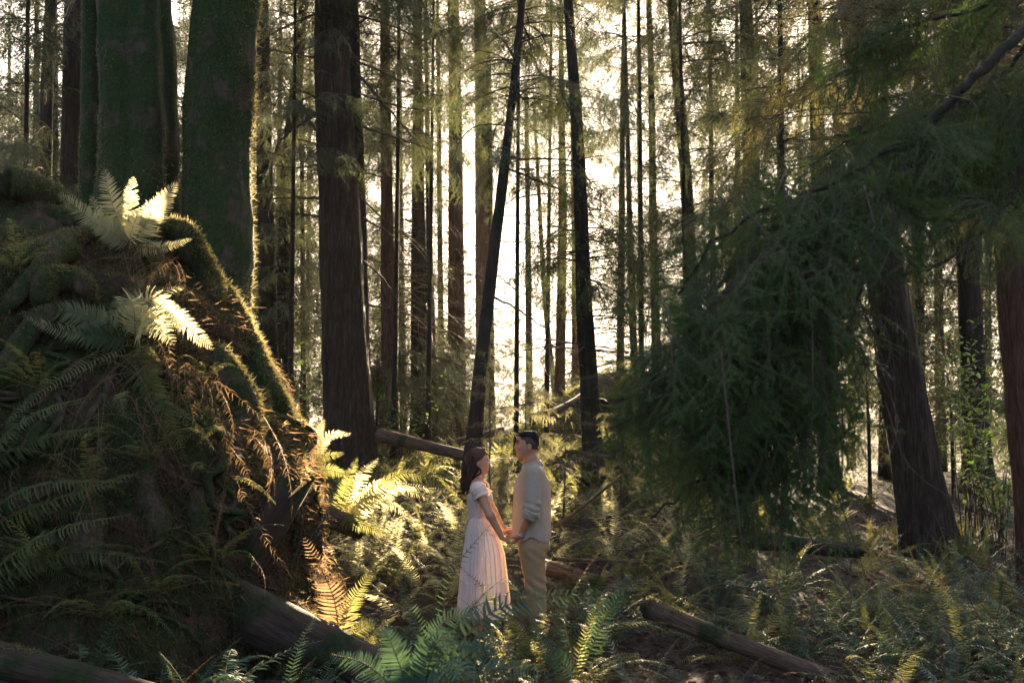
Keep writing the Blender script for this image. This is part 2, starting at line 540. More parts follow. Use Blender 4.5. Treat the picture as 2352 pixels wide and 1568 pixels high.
# ------------------------------------------------------------------ foliage of the conifers
def spray_template(seed, n=26, ll=0.20, lw=0.020, curve=0.45):
    """a drooping lacy spray: a bent axis with many slim leaflets on both sides and a few side shoots"""
    r = np.random.default_rng(seed)
    tri = []
    bx = r.uniform(-0.25, 0.25)
    ax = lambda t: np.array([t, bx * t * t + 0.05 * math.sin(4 * t + seed), -curve * t * t])
    for k in range(n):
        t = 0.08 + 0.92 * k / (n - 1); s = 1 if k % 2 else -1
        b = ax(t); L = ll * (1.25 - 0.8 * t) * r.uniform(0.5, 1.6)
        d = nrm(np.array([r.uniform(0.5, 1.0), s * r.uniform(0.35, 1.0), r.normal() * 0.35 - 0.3]))
        w = nrm(np.cross(d, [r.normal() * 0.5, r.normal() * 0.5, 1])) * lw * r.uniform(0.6, 1.5)
        m_ = b + d * L * 0.45
        tri.append([b - w * 0.3, m_ + w, b + d * L] if r.random() < 0.5 else [m_ - w, b + w * 0.6, b + d * L])
    return np.array(tri)


FAR_T = [spray_template(k) for k in range(6)]
FAR_T2 = [spray_template(20 + k, n=17, ll=0.25, lw=0.030) for k in range(6)]

# gaps in the canopy where the low sun reaches the clearing: (x, z, rx, rz, chance that a spray is missing), at y = 8.5
GAPS = [(-2.5, 2.9, 1.7, 1.9, 1.0), (0.05, 0.95, 1.25, 1.3, 1.0), (-0.5, 0.5, 2.1, 1.2, 0.99), (1.9, 0.7, 1.2, 1.0, 0.95), (3.2, 0.9, 1.3, 0.6, 0.85)]


def in_gap(p, r):
    q = p - TOSUN * ((p[:, 1:2] - 8.5) / TOSUN[1])
    out = np.zeros(len(p), bool)
    for x, z, rx, rz, pr in GAPS:
        out |= (((q[:, 0] - x) / rx) ** 2 + ((q[:, 2] - z) / rz) ** 2 < 1) & (r.random(len(p)) < pr)
    return out & (p[:, 1] > 9.6)


def place(T, o, X, Nn, S):
    """put triangle template T at points o with x axis X, normal about Nn, scale S"""
    X = nrm(X); Y = nrm(np.cross(Nn, X)); Z = np.cross(X, Y)
    M = np.stack([X, Y, Z], -1) * np.asarray(S)[:, None, None]
    return np.einsum('nij,tkj->ntki', M, T) + o[:, None, None]


def crown(mb, axis, r, n, lmin, lmax, dens=9.0, droop=0.5, size=0.46, up0=0.15, temps=FAR_T, bare=0.25, woodw=0.012, az=None, gaps=True, leafm=0, woodm=1, top_taper=True, drop=0.0):
    """axis: (k,3) points up the stem between the lowest and highest branch"""
    tt = np.sort(r.random(n))
    ii = tt * (len(axis) - 1); i0 = np.minimum(ii.astype(int), len(axis) - 2)
    base = axis[i0] + (axis[i0 + 1] - axis[i0]) * (ii - i0)[:, None]
    phi = r.uniform(0, 2 * math.pi, n) if az is None else r.uniform(az[0], az[1], n)
    Ln = r.uniform(lmin, lmax, n) * (1 - 0.55 * tt if top_taper else 1)
    s = np.linspace(0, 1, 9)
    h = np.stack([np.cos(phi), np.sin(phi), np.zeros(n)], -1)
    dr = droop * r.uniform(0.5, 1.4, n); u0 = up0 + r.normal(size=n) * 0.15
    wob = r.normal(size=(n, 1)) * 0.12
    side = np.stack([-np.sin(phi), np.cos(phi), np.zeros(n)], -1)
    B = base[:, None] + (h[:, None] * s[None, :, None] + np.array([0, 0, 1.0]) * (u0[:, None] * s - dr[:, None] * s ** 2)[..., None]
                         + side[:, None] * (wob * np.sin(s * 3.0))[..., None]) * Ln[:, None, None]
    # wood: a thin three-sided strip along each branch
    wv = woodw * (1 - 0.8 * s)[None, :, None] * (0.5 + Ln / lmax)[:, None, None]
    V = np.stack([B + side[:, None] * wv, B - side[:, None] * wv, B + np.array([0, 0, 1.4]) * wv], 2)
    vi = np.arange(n * 27).reshape(n, 9, 3)
    q = []
    for a, b in ((0, 1), (1, 2), (2, 0)):
        q.append(np.stack([vi[:, :-1, a], vi[:, :-1, b], vi[:, 1:, b], vi[:, 1:, a]], -1).reshape(-1, 4))
    mb.add(V.reshape(-1, 3), quads=np.concatenate(q), mat=woodm)
    # sprays
    cnt = np.maximum((Ln * dens).astype(int), 3)
    bi = np.repeat(np.arange(n), cnt)
    st = bare + (1 - bare) * r.random(len(bi))
    f = st * 8; k0 = np.minimum(f.astype(int), 7); fr = (f - k0)[:, None]
    o = B[bi, k0] * (1 - fr) + B[bi, k0 + 1] * fr
    T = nrm(B[bi, k0 + 1] - B[bi, k0])
    sg = np.where(r.random(len(bi)) < 0.5, 1, -1)[:, None]
    X = T * r.uniform(0.3, 0.9, (len(bi), 1)) + side[bi] * sg * r.uniform(0.3, 1.0, (len(bi), 1)) + np.array([0, 0, -1]) * r.uniform(0.0, 0.6, (len(bi), 1))
    Nn = np.array([0, 0, 1.0]) + r.normal(size=(len(bi), 3)) * 0.35
    S = size * r.uniform(0.6, 1.35, len(bi)) * (1.15 - 0.5 * st)
    kp = r.random(len(bi)) >= drop
    if gaps:
        kp &= ~in_gap(o, r)
    o, X, Nn, S = o[kp], X[kp], Nn[kp], S[kp]
    ti = r.integers(0, len(temps), len(o))
    for k, Tm in enumerate(temps):
        w = ti == k
        if w.any():
            mb.soup(place(Tm, o[w], X[w], Nn[w], S[w]), leafm)
    return B


def limb(parent, pts, r0, r1, name='branch', mat_=None, sides=6, n=14, wob=0.02, seed=0):
    P = catmull(pts, n)
    P[1:] += np.random.default_rng(seed).normal(size=(n - 1, 3)) * wob * 0.3
    mb = MB()
    tube(mb, P, np.linspace(r0, r1, n), sides)
    return mb.build(name, mat_ or MT['twig'], parent)


def trunk_axis(pts, d, top, dbase=0.4, n=40):
    A = [(*at(px, py, d), w / 2 / FPX * d) for px, py, w in pts]
    A = np.array(A)
    x, y, z, r = A[0]
    gz = float(hgt(x, y)) - 0.15
    if z > gz + 0.1:
        dv = (A[1] - A[0]); f = (gz - z) / max(dv[2], 0.2)
        A = np.vstack([A[0] + np.array([dv[0] * f, dv[1] * f, gz - z, 0.0]) + [0, 0, 0, r * 0.08], A])
    if A[-1, 2] < top:
        dv = A[-1] - A[-2]; f = (top - A[-1, 2]) / max(dv[2], 0.2)
        A = np.vstack([A, [A[-1, 0] + dv[0] * f, A[-1, 1] + dv[1] * f, top, A[-1, 3] * 0.45]])
    return catmull(A, n)


def tree(name, label, pts, d, bark, top=13.0, sides=12, rings=36, flare=0.5, cr=None, group=None, seed=0, bumpy=0.06, cat='tree', lobes=0, la=0.0, dead=0, axis=None, furrow=0.0, upper=False):
    A = trunk_axis(pts, d, top, n=rings) if axis is None else axis
    r = np.random.default_rng(seed + 100)
    P, rad = A[:, :3], A[:, 3].copy()
    rad *= 1 + flare * np.exp(-(P[:, 2] - P[0, 2]) / 0.45)
    t = thing(name, P[0], label, cat, group)
    mb = MB()
    V, D = tube(mb, P, rad, sides, disp=moss_disp(bumpy, 1.3, lobes, la, seed, furrow))
    mb.build('trunk', MT[bark], t)
    if cr:
        cm = MB()
        for c in (cr if isinstance(cr, list) else [cr]):
            c = dict(c); z0, z1 = c.pop('z')
            sel = np.linspace(z0, z1, 12)
            ax = np.stack([np.interp(sel, P[:, 2], P[:, q]) for q in range(3)], -1)
            crown(cm, ax, r, **c)
        cm.build('crown', [MT['needle'], MT['twig']], t, smooth=False)
    if upper:
        zc = 4.4 + (P[0, 1] - 7) * 0.206
        upper_crown(t, A, zc + 0.5 + r.uniform(0, 3), seed)
        upper_crown(t, A, zc + 6 + r.uniform(0, 2), seed + 2)
    for k in range(dead):
        z = r.uniform(P[0, 2] + 1.0, min(P[-1, 2] - 1, 10)); q = np.array([np.interp(z, P[:, 2], P[:, c]) for c in range(3)])
        a = r.uniform(0, 6.28) if r.random() < 0.4 else r.choice([0.0, math.pi]) + r.normal() * 0.5
        Lb = r.uniform(0.4, 1.6); h = np.array([math.cos(a), math.sin(a), 0])
        limb(t, [q, q + h * Lb * 0.5 + [0, 0, r.uniform(-0.1, 0.1)], q + h * Lb + [0, 0, r.uniform(-0.6, 0.0)]], 0.012, 0.003, seed=k, sides=4, n=7)
    return t, V, D


# three mossy trunks on the mound
tm, V, D = tree('mossy_tree', 'narrow dark mossy trunk on the mound, partly hidden behind the wide fluted one', [(205, 700, 75), (212, 560, 62), (211, 430, 58), (212, 200, 52), (213, 0, 50), (215, -300, 46)], 10.9, 'bark_moss', 14, 22, 60, 0.1, seed=1, bumpy=0.10)
add_moss(tm, V, D, 16000, 1, thr=-0.1)
tm, V, D = tree('mossy_tree', 'wide fluted trunk coated in green moss rising behind the sunlit top fern', [(345, 760, 240), (332, 640, 215), (322, 540, 190), (318, 430, 176), (316, 300, 168), (308, 0, 152), (303, -350, 140)], 10.6, 'bark_moss', 14, 56, 110, 0.1, seed=2, bumpy=0.12, lobes=5, la=0.26, furrow=0.10)
add_moss(tm, V, D, 60000, 2, thr=0.06, length=0.035)
tm, V, D = tree('mossy_tree', 'dark mossy trunk with a sunlit right edge above the mound flank', [(505, 980, 120), (512, 820, 105), (508, 700, 130), (497, 560, 152), (493, 430, 158), (505, 200, 152), (522, 0, 148), (548, -350, 138)], 10.4, 'bark_moss', 14, 48, 110, 0.05, seed=3, bumpy=0.12, lobes=3, la=0.12, furrow=0.12)
add_moss(tm, V, D, 60000, 3, thr=0.06, length=0.035)
add_moss(tm, V, D, 40000, 33, bias=tuple(TOSUN * 3), thr=0.9, length=0.065, name='moss_fringe')

# roots that hold the mound
ROOTS = [
    [(470, 610, 45), (505, 690, 60), (548, 800, 72), (590, 890, 78), (640, 975, 62), (668, 1060, 46), (705, 1150, 34)],
    [(465, 790, 60), (500, 870, 90), (545, 940, 84), (525, 1010, 62), (505, 1080, 40)],
    [(345, 1040, 55), (330, 1120, 70), (350, 1200, 82), (375, 1290, 76), (400, 1380, 60)],
    [(440, 990, 42), (455, 1080, 58), (440, 1170, 60), (452, 1260, 48), (440, 1340, 40)],
    [(305, 1170, 45), (290, 1260, 42), (286, 1380, 36), (270, 1480, 36)],
    [(-60, 620, 66), (50, 604, 62), (125, 572, 56), (200, 548, 46), (250, 560, 30)],
    [(30, 486, 55), (120, 505, 62), (210, 535, 52), (275, 575, 34)],
    [(-40, 425, 90), (80, 448, 84), (170, 500, 62), (230, 560, 40)],
    [(-10, 900, 76), (40, 800, 66), (90, 735, 50), (150, 700, 34)],
    [(0, 720, 44), (80, 640, 50), (130, 590, 62), (185, 580, 50)],
    [(88, 705, 50), (110, 652, 66), (170, 650, 60), (215, 690, 36)],
    [(190, 1120, 50), (205, 1200, 72), (185, 1300, 74), (160, 1400, 60)],
    [(590, 900, 50), (560, 990, 56), (575, 1080, 46), (560, 1170, 40)],
    [(230, 1220, 36), (240, 1320, 40), (225, 1440, 40)],
    [(640, 975, 40), (625, 1060, 46), (640, 1150, 40), (655, 1250, 36)],
    [(405, 520, 60), (430, 580, 66), (470, 640, 56), (490, 720, 40)],
]
ROOT_LABEL = [
    'thick sunlit mossy root running down the right flank of the mound', 'gnarled dark root burl below the sunlit flank root', 'thick mossy root hanging down the middle of the mound',
    'mossy root between the hanging middle root and the burl', 'thin root hanging under the middle root', 'green mossy root curling out at the left edge of the mound',
    'brown root lying across the mound top beneath the sunlit fern', 'broad mossy root on the very top of the mound by the left edge', 'bare grey-brown root at the left edge below the curling roots',
    'root forking downward at the upper left of the mound', 'short mossy root arching like a knuckle at the upper left', 'mossy root behind the drooping fronds at lower left',
    'dark root dropping from the flank root into shadow', 'thin root beside the drooping fronds low on the mound', 'root stub at the foot of the sunlit flank', 'mossy root spreading from the trunk with the sunlit edge']
for q, (ctl, lab) in enumerate(zip(ROOTS, ROOT_LABEL)):
    pp = []
    for px, py, w in ctl:
        p, n_ = mound_hit(px, py)
        rr = w / 2 / FPX * p[1]
        pp.append((*(p + n_ * rr * 0.35), rr))
    pp = catmull(pp, 34)
    u_ = np.linspace(0, 1, 34); ends = np.minimum(1, np.minimum(u_ / 0.12, (1 - u_) / 0.16)) ** 0.6
    for i_ in range(34):
        n_ = np.append(pp[i_, :2] - MC, 0.3); pp[i_, :3] -= nrm(n_) * (1 - ends[i_]) * pp[i_, 3] * 1.5
    pp[:, 3] *= 0.35 + 0.65 * ends
    mb = MB()
    V, D = tube(mb, catmull(pp, 60)[:, :3], catmull(pp, 60)[:, 3] * 0.88, 18, disp=lambda th, s, P: 1 + 0.22 * fbm(P, 1.8, 3) + 0.12 * (0.4 - np.abs(noise3(P, 5.0))))
    o = mb.build('root', MT['root'], origin=pp[0, :3])
    tag(o, lab, 'root', 'roots over the earth mound')
    if q in (0, 15, 1, 12):
        add_moss(o, V, D, 16000, 90 + q, bias=tuple(TOSUN * 3), thr=0.4, length=0.06, name='moss_fringe')
    add_moss(o, V, D, (12000 if q == 0 else 6500) if q in (0, 7, 5, 10, 15) else 3600, 40 + q, length=0.04 if q in (0, 15) else 0.028, bias=(0.3, 0.1, 0.8), thr=-0.1 if q in (0, 5, 7, 10, 15, 2) else 0.1)

# finer roots and rootlets of every size over the mound's face
rr = np.random.default_rng(21)
for q in range(60):
    th0 = rr.uniform(-2.3, 0.5); z0 = rr.uniform(0.9, 3.1); Ln = rr.uniform(0.35, 1.3); n_ = 16
    s_ = np.linspace(0, 1, n_)
    zz_ = np.maximum(z0 - Ln * s_, 0.05); tt_ = th0 + np.cumsum(rr.normal(size=n_) * 0.045) + rr.normal() * 0.3 * s_
    p_, d_ = mound_pt(tt_, zz_, 0.0)
    r0 = rr.uniform(0.008, 0.05) * (0.6 if q % 2 else 1)
    p_ = p_ + d_ * (r0 * 0.5 + 0.05 * np.sin(s_ * 3.14)[:, None] * rr.random())
    mb = MB(); tube(mb, catmull(p_, 26), np.linspace(r0, r0 * 0.35, 26), 7, disp=moss_disp(0.2, 3.0))
    mb.build('rootlet', MT['root'], mound)

# ------------------------------------------------------------------ trees
# upper crowns, seven metres tall, shared by many trees of the wood
UPPER = []
for k in range(5):
    cm = MB(); rk = np.random.default_rng(700 + k)
    crown(cm, np.stack([np.zeros(12), np.zeros(12), np.linspace(0, 7.5, 12)], -1), rk, n=48, lmin=0.8, lmax=3.0, dens=12, size=0.50, gaps=False, droop=0.6, top_taper=False)
    UPPER.append(cm.mesh('crown', [MT['needle'], MT['twig']], smooth=False))


def upper_crown(t, A, z0, seed, scale=1.0):
    """hang a shared upper crown on a trunk axis from height z0"""
    r = random.Random(seed)
    x, y = np.interp(z0 + 2, A[:, 2], A[:, 0]), np.interp(z0 + 2, A[:, 2], A[:, 1])
    o = link('crown', UPPER[seed % 5], t)
    o.location = Vector((x, y, z0)) - Vector(PIVOT[t.name]); o.rotation_euler = (0, 0, r.uniform(0, 6.28)); s_ = scale * r.uniform(0.85, 1.15)
    o.scale = (s_, s_, scale)
    return o


FULL = dict(lmin=1.0, lmax=2.7, dens=13)
LG = 'trees of the sunlit background'
# far-left pair
tree('conifer_tree', 'slim trunk at the far left edge with bright sky on both sides', [(95, 500, 32), (102, 430, 31), (108, 200, 29), (117, 0, 27), (125, -300, 24)], 16, 'bark_dark', 14, cr=dict(z=(3, 7), n=40, **FULL), upper=True, seed=11, dead=6)
tree('conifer_tree', 'straight trunk close beside the mossy trunks at left', [(160, 520, 48), (162, 430, 47), (166, 200, 45), (170, 0, 43)], 14, 'bark_cedar', 14, 14, cr=None, upper=True, seed=12)
# pair behind the sunlit flank
tree('conifer_tree', 'shaded trunk just right of the sunlit mossy trunk, behind green leaves', [(622, 960, 44), (615, 700, 42), (608, 400, 38), (600, 0, 34)], 20, 'bark_dark', 14, cr=dict(z=(4, 7), n=45, **FULL), upper=True, seed=13, dead=4)
tree('conifer_tree', 'trunk standing between the shaded trunk and the great cedar', [(655, 950, 42), (655, 700, 40), (662, 400, 34), (680, 200, 28)], 21, 'bark_dark', 14, cr=dict(z=(4, 7), n=45, **FULL), upper=True, seed=14)
# the great cedar and its companion
tc, V, D = tree('cedar_tree', 'great grey-brown cedar trunk with fissured bark and bare branch stubs', [(806, 1060, 112), (802, 950, 108), (795, 800, 102), (785, 600, 95), (775, 400, 86), (764, 200, 78), (757, 0, 70), (745, -400, 58)], 16.0, 'bark_cedar', 15, 96, 170, 0.12, cr=None, upper=True, seed=15, bumpy=0.03, lobes=0, la=0.0, furrow=0.22)
CB = [[(735, 28), (640, 70), (540, 130), (520, 150)], [(735, 135), (640, 118), (560, 100)], [(738, 230), (690, 210), (600, 205)], [(740, 320), (660, 205), (590, 215)], [(742, 255), (640, 330), (618, 480), (625, 520)],
      [(745, 375), (680, 385), (590, 372)], [(748, 455), (660, 455), (585, 460)], [(752, 500), (680, 490), (590, 480)],
      [(800, 30), (900, 60), (1000, 110), (1060, 150)], [(815, 75), (860, 80), (900, 85)], [(818, 140), (900, 175), (1000, 220), (1060, 210)], [(822, 215), (920, 245), (1040, 258)], [(822, 170), (900, 260), (960, 330), (990, 400)],
      [(826, 290), (920, 320), (1010, 350)], [(828, 395), (900, 410), (985, 420)], [(830, 455), (900, 520), (960, 560), (1010, 590)], [(832, 500), (900, 540), (950, 600)], [(836, 600), (880, 640), (920, 700)], [(840, 700), (900, 715), (940, 760)]]
rb = np.random.default_rng(5)
for q, c in enumerate(CB):
    dd = np.linspace(16.0, 16.0 + rb.uniform(-0.9, 0.6), len(c))
    limb(tc, [at(px, py, d) for (px, py), d in zip(c, dd)], rb.uniform(0.016, 0.026), 0.005, seed=q, n=16)
tree('conifer_tree', 'darker trunk pressed close against the right side of the great cedar', [(842, 1000, 36), (832, 800, 36), (824, 500, 36), (812, 200, 35), (806, 0, 34)], 17.2, 'bark_dark', 14, 20, cr=None, upper=True, seed=16)
# middle rows
MID = [
    ('reddish trunk behind the left end of the pale fallen log', [(892, 1000, 46), (893, 800, 38), (889, 500, 30), (886, 250, 26), (884, 0, 22)], 19, 'bark_red', 60),
    ('dark double-width trunk behind the middle of the pale fallen log', [(968, 1000, 52), (965, 800, 44), (961, 500, 32), (960, 200, 24), (958, 0, 20)], 22, 'bark_dark', 80),
    ('thin trunk standing close right of the dark wide trunk behind the log', [(998, 990, 22), (992, 800, 19), (985, 500, 14), (980, 200, 10)], 22, 'bark_dark', 40),
    ('stout trunk left of the leaning snag, flaring at its foot', [(1045, 990, 56), (1048, 850, 44), (1047, 500, 36), (1045, 200, 30), (1040, 0, 26)], 27, 'bark_red', 80),
    ('reddish straight trunk just behind the leaning snag', [(1112, 960, 38), (1110, 800, 36), (1108, 500, 34), (1105, 200, 30), (1102, 0, 27)], 33, 'bark_red', 50),
    ('dark trunk right of the snag foot behind the pale sapling', [(1128, 1000, 24), (1126, 850, 20), (1124, 500, 18), (1120, 100, 15)], 33, 'bark_dark', 20),
    ('tall dark trunk at right of centre crossing the sun glow', [(1357, 960, 44), (1352, 850, 40), (1342, 700, 37), (1335, 500, 33), (1326, 300, 29), (1315, 150, 25), (1305, 0, 22)], 14.2, 'bark_dark', 36),
    ('hazy thin trunk left of the glow, first of the slender stems', [(1216, 900, 17), (1214, 700, 15), (1212, 450, 12), (1208, 200, 9)], 36.5, 'bark_dark', 40),
    ('thin curving stem in the glow between two slender trunks', [(1272, 880, 14), (1258, 760, 13), (1246, 600, 12), (1238, 450, 9), (1230, 300, 6)], 36, 'bark_dark', 24),
    ('hazy trunk with pale edges in the middle of the glow', [(1286, 880, 25), (1289, 700, 22), (1292, 500, 20), (1290, 250, 15)], 28, 'bark_red', 45),
    ('short hazy trunk close left of the tall dark trunk in the glow', [(1322, 900, 20), (1322, 750, 18), (1320, 600, 15), (1316, 350, 11)], 33, 'bark_red', 45),
    ('slender trunk standing right in front of the sun', [(1424, 880, 19), (1426, 700, 17), (1428, 500, 15), (1430, 250, 12)], 30, 'bark_dark', 45),
    ('slender dark trunk immediately right of the sun', [(1458, 860, 17), (1452, 700, 16), (1446, 500, 14), (1440, 250, 10)], 26, 'bark_dark', 45),
    ('slim trunk second to the right of the sun', [(1508, 880, 22), (1505, 700, 21), (1500, 500, 19), (1496, 200, 15), (1490, 0, 13)], 24, 'bark_dark', 50),
    ('dark trunk with a fuzzy twiggy midsection at the edge of the hemlock boughs', [(1592, 900, 30), (1585, 600, 29), (1575, 400, 28), (1558, 200, 26), (1543, 0, 24)], 18, 'bark_dark', 34),
    ('trunk rising out of the top edge of the hemlock boughs', [(1735, 1000, 44), (1728, 600, 40), (1722, 300, 36), (1712, 0, 30)], 17, 'bark_dark', 60),
]
for q, (lab, pts, d, bk, n) in enumerate(MID):
    tree('conifer_tree', lab, pts, d, bk, 15, 12 if d > 20 else 18, 36, 0.35, cr=[dict(z=(2.4, 4.2 + (d - 7) * 0.206), n=int(n * 1.7), **FULL), dict(z=(1.8, 8.5), n=44, lmin=0.7, lmax=2.4, dens=0.6, droop=0.55, up0=0.2, woodw=0.014)], group=LG, seed=30 + q, dead=5 if d < 27 else 2, upper=True)
# right side
tr, V, D = tree('cedar_tree', 'leaning brown trunk at right rising out of the shaded fern bed', [(2132, 1250, 128), (2115, 1150, 112), (2090, 1000, 100), (2066, 850, 92), (2040, 680, 84), (2018, 500, 76), (1985, 250, 64), (1955, 0, 54)], 13.0, 'bark_cedar', 14, 80, 130, 0.12, cr=None, upper=True, seed=60, bumpy=0.03, furrow=0.22, dead=5)
tree('cedar_tree', 'reddish bare trunk cut by the right edge of the picture', [(2400, 1250, 110), (2375, 1000, 100), (2352, 800, 92), (2335, 600, 86), (2310, 350, 78), (2285, 150, 72), (2265, 0, 66)], 11.0, 'bark_red', 14, 64, 110, 0.12, cr=None, upper=True, seed=61, bumpy=0.03, furrow=0.22)
tree('conifer_tree', 'shadowed trunk between the leaning trunk and the reddish trunk at right', [(2245, 1080, 62), (2235, 850, 56), (2222, 600, 50), (2205, 300, 42), (2195, 0, 36)], 19, 'bark_dark', 14, 14, cr=dict(z=(3, 7), n=60, **FULL), upper=True, seed=62)
tree('conifer_tree', 'dark trunk seen through the hemlock boughs left of the leaning trunk', [(1905, 1080, 44), (1895, 800, 42), (1880, 400, 36), (1870, 0, 30)], 20, 'bark_dark', 14, 12, cr=dict(z=(3, 7), n=60, **FULL), upper=True, seed=63)

for q, (px, d, n, lab) in enumerate([(925, 28, 90, 'leafy conifer behind the gap left of the stout flaring trunk'), (1015, 31, 90, 'leafy conifer between the thin trunk and the stout flaring trunk'), (1475, 31, 80, 'tall conifer with leafy top up and right of the sun'), (1640, 22, 90, 'leafy conifer filling the sky between the two dark trunks at right of centre')]):
    tree('conifer_tree', lab, [(px, 900, 15), (px - 4, 600, 13), (px - 8, 200, 10)], d, 'bark_dark', 17, 10, 24, 0.2, cr=dict(z=(3.0, 4.2 + (d - 7) * 0.206), n=n // 2, **FULL), group=LG, seed=160 + q, upper=True)

# the leaning dead snag with its stubs
A = catmull([(*at(px, py, d), w / 2 / FPX * d) for px, py, w, d in [(1082, 1080, 40, 11.3), (1092, 980, 34, 11.4), (1103, 850, 31, 11.5), (1120, 700, 29, 11.7), (1137, 560, 27, 11.8), (1152, 440, 25, 12), (1168, 300, 22, 12.1), (1184, 160, 19, 12.3), (1196, 40, 17, 12.4), (1212, -150, 12, 12.6), (1225, -320, 6, 12.8)]], 60)
ts_, V, D = tree('leaning_snag', 'dark leaning dead tree with bare broken stubs behind the woman', None, 11.5, 'bark_dark', sides=16, flare=0.15, seed=64, axis=A, bumpy=0.09, cr=dict(z=(6.0, 8.6), n=26, lmin=0.5, lmax=1.4, dens=9))
SB = [([(1166, 362), (1230, 366), (1310, 368), (1345, 400), (1360, 440)], 0.016), ([(1168, 388), (1225, 410), (1290, 440), (1330, 470)], 0.015), ([(1150, 494), (1190, 496), (1222, 494)], 0.009), ([(1143, 552), (1190, 556), (1220, 560)], 0.009),
      ([(1137, 600), (1165, 602), (1192, 603)], 0.008), ([(1136, 628), (1160, 645), (1190, 672)], 0.011), ([(1128, 680), (1180, 705), (1240, 745), (1300, 768)], 0.016), ([(1122, 740), (1150, 750), (1170, 758)], 0.008), ([(1115, 790), (1145, 793), (1180, 797)], 0.007),
      ([(1160, 470), (1185, 452), (1200, 430)], 0.007), ([(1176, 240), (1230, 190), (1280, 175)], 0.012), ([(1185, 150), (1120, 120), (1060, 118)], 0.012), ([(1190, 100), (1260, 80), (1330, 95)], 0.013), ([(1172, 270), (1230, 300), (1290, 350)], 0.011), ([(1178, 215), (1120, 235), (1085, 280)], 0.010)]
for q, (c, r0) in enumerate(SB):
    dd = np.interp(c[0][1], [0, 1000], [12.4, 11.4]) + np.linspace(0, rb.uniform(-0.4, 0.4), len(c))
    limb(ts_, [at(px, py, d) for (px, py), d in zip(c, dd)], r0, 0.004, seed=70 + q, n=14)

# farther trees filling the wood; thinner around the sun, where the wood opens to the sky
rf = np.random.default_rng(77)
CROWNS = []
for k in range(4):
    cm = MB(); rk = np.random.default_rng(500 + k)
    crown(cm, np.stack([np.zeros(12), np.zeros(12), np.linspace(0.8, 14.5, 12)], -1), rk, n=170, lmin=1.2, lmax=3.4, dens=12, size=0.55, temps=FAR_T2, gaps=False)
    CROWNS.append(cm.mesh('crown', [MT['needle'], MT['twig']], smooth=False))


def open_to_sun(px, d):
    return 1425 - 15700 / d < px < 1480 or 1480 < px < 1690


FAR = [(x, d) for x, d in zip(np.linspace(-140, 1120, 34) + rf.normal(size=34) * 22, rf.uniform(21, 44, 34))] + [(x, d) for x, d in zip(np.linspace(1490, 2480, 20) + rf.normal(size=20) * 25, rf.uniform(21, 40, 20))]
FAR = [(px, d) for k, (px, d) in enumerate(FAR) if not open_to_sun(px, d)]
for q, (px, d) in enumerate(FAR):
    w = rf.uniform(14, 30) * 24 / d
    side = 'left' if px < 700 else ('centre' if px < 1130 else ('sunlit' if px < 1480 else 'right'))
    lab = {'left': 'hazy distant conifer filling the wood behind the mossy trunks', 'centre': 'hazy distant conifer filling the wood behind the fallen log', 'sunlit': 'thin pale distant conifer standing in the sun glow', 'right': 'dark distant conifer filling the wood behind the hemlock boughs'}[side]
    x0 = rf.uniform(-12, 12)
    t, V, D = tree('distant_conifer', lab, [(px, 930, w), (px + x0 * 0.5, 600, w * 0.85), (px + x0, 200, w * 0.6)], d, 'bark_dark', rf.uniform(14, 19), 8, 16, 0.2, group='distant conifers, ' + side, seed=200 + q)
    o = link('crown', CROWNS[q % 4], t)
    o.rotation_euler = (0, 0, rf.uniform(0, 6.28)); sc_ = rf.uniform(0.5, 0.7) if side == 'sunlit' else rf.uniform(0.85, 1.15)
    o.scale = (sc_, sc_, rf.uniform(0.9, 1.15)); o.location = (0, 0, 0.5)

# young conifers low under the big trees
ry_ = np.random.default_rng(88)
YOUNG = [('left of the shaded trunk', 585, 19), ('between mound and great cedar', 690, 21), ('close right of the great cedar', 865, 21), ('behind the left end of the fallen log', 905, 24), ('behind the middle of the fallen log', 945, 26), ('between the two trunks behind the log', 985, 25),
         ('left of the stout flaring trunk', 1020, 29), ('right of the stout flaring trunk', 1075, 30), ('just left of the snag', 1098, 27), ('just right of the snag', 1150, 29), ('under the slender glow trunks', 1195, 32), ('at the left foot of the hillock', 1235, 30), ('on the crest of the hillock', 1420, 26), ('right on the hillock crest', 1490, 26), ('under the tip of the hemlock boughs', 1560, 23), ('behind the hemlock boughs', 1800, 20), ('left of the leaning trunk', 1990, 18), ('right of the leaning trunk', 2180, 18), ('at the right edge of the wood', 2320, 19)]
for q, (lab, px, d) in enumerate(YOUNG):
    x = (px - W0 / 2) / FPX * d; z = float(hgt(x, d))
    t = thing('young_conifer', (x, d, z), 'small bushy young conifer ' + lab, 'tree', 'young conifers under the tall trees')
    h_ = ry_.uniform(1.5, 2.8) * (0.7 if 1100 < px < 1520 else 1)
    mb = MB(); tube(mb, np.array([[x, d, z - 0.1], [x + 0.02, d, z + h_ * 0.5], [x, d, z + h_]]), [0.04, 0.03, 0.006], 7); mb.build('trunk', MT['bark_dark'], t)
    o = link('crown', UPPER[q % 5], t); o.scale = (h_ * 0.22, h_ * 0.22, h_ / 7.2); o.rotation_euler = (0, 0, q * 1.3); o.location = (0, 0, 0.12)

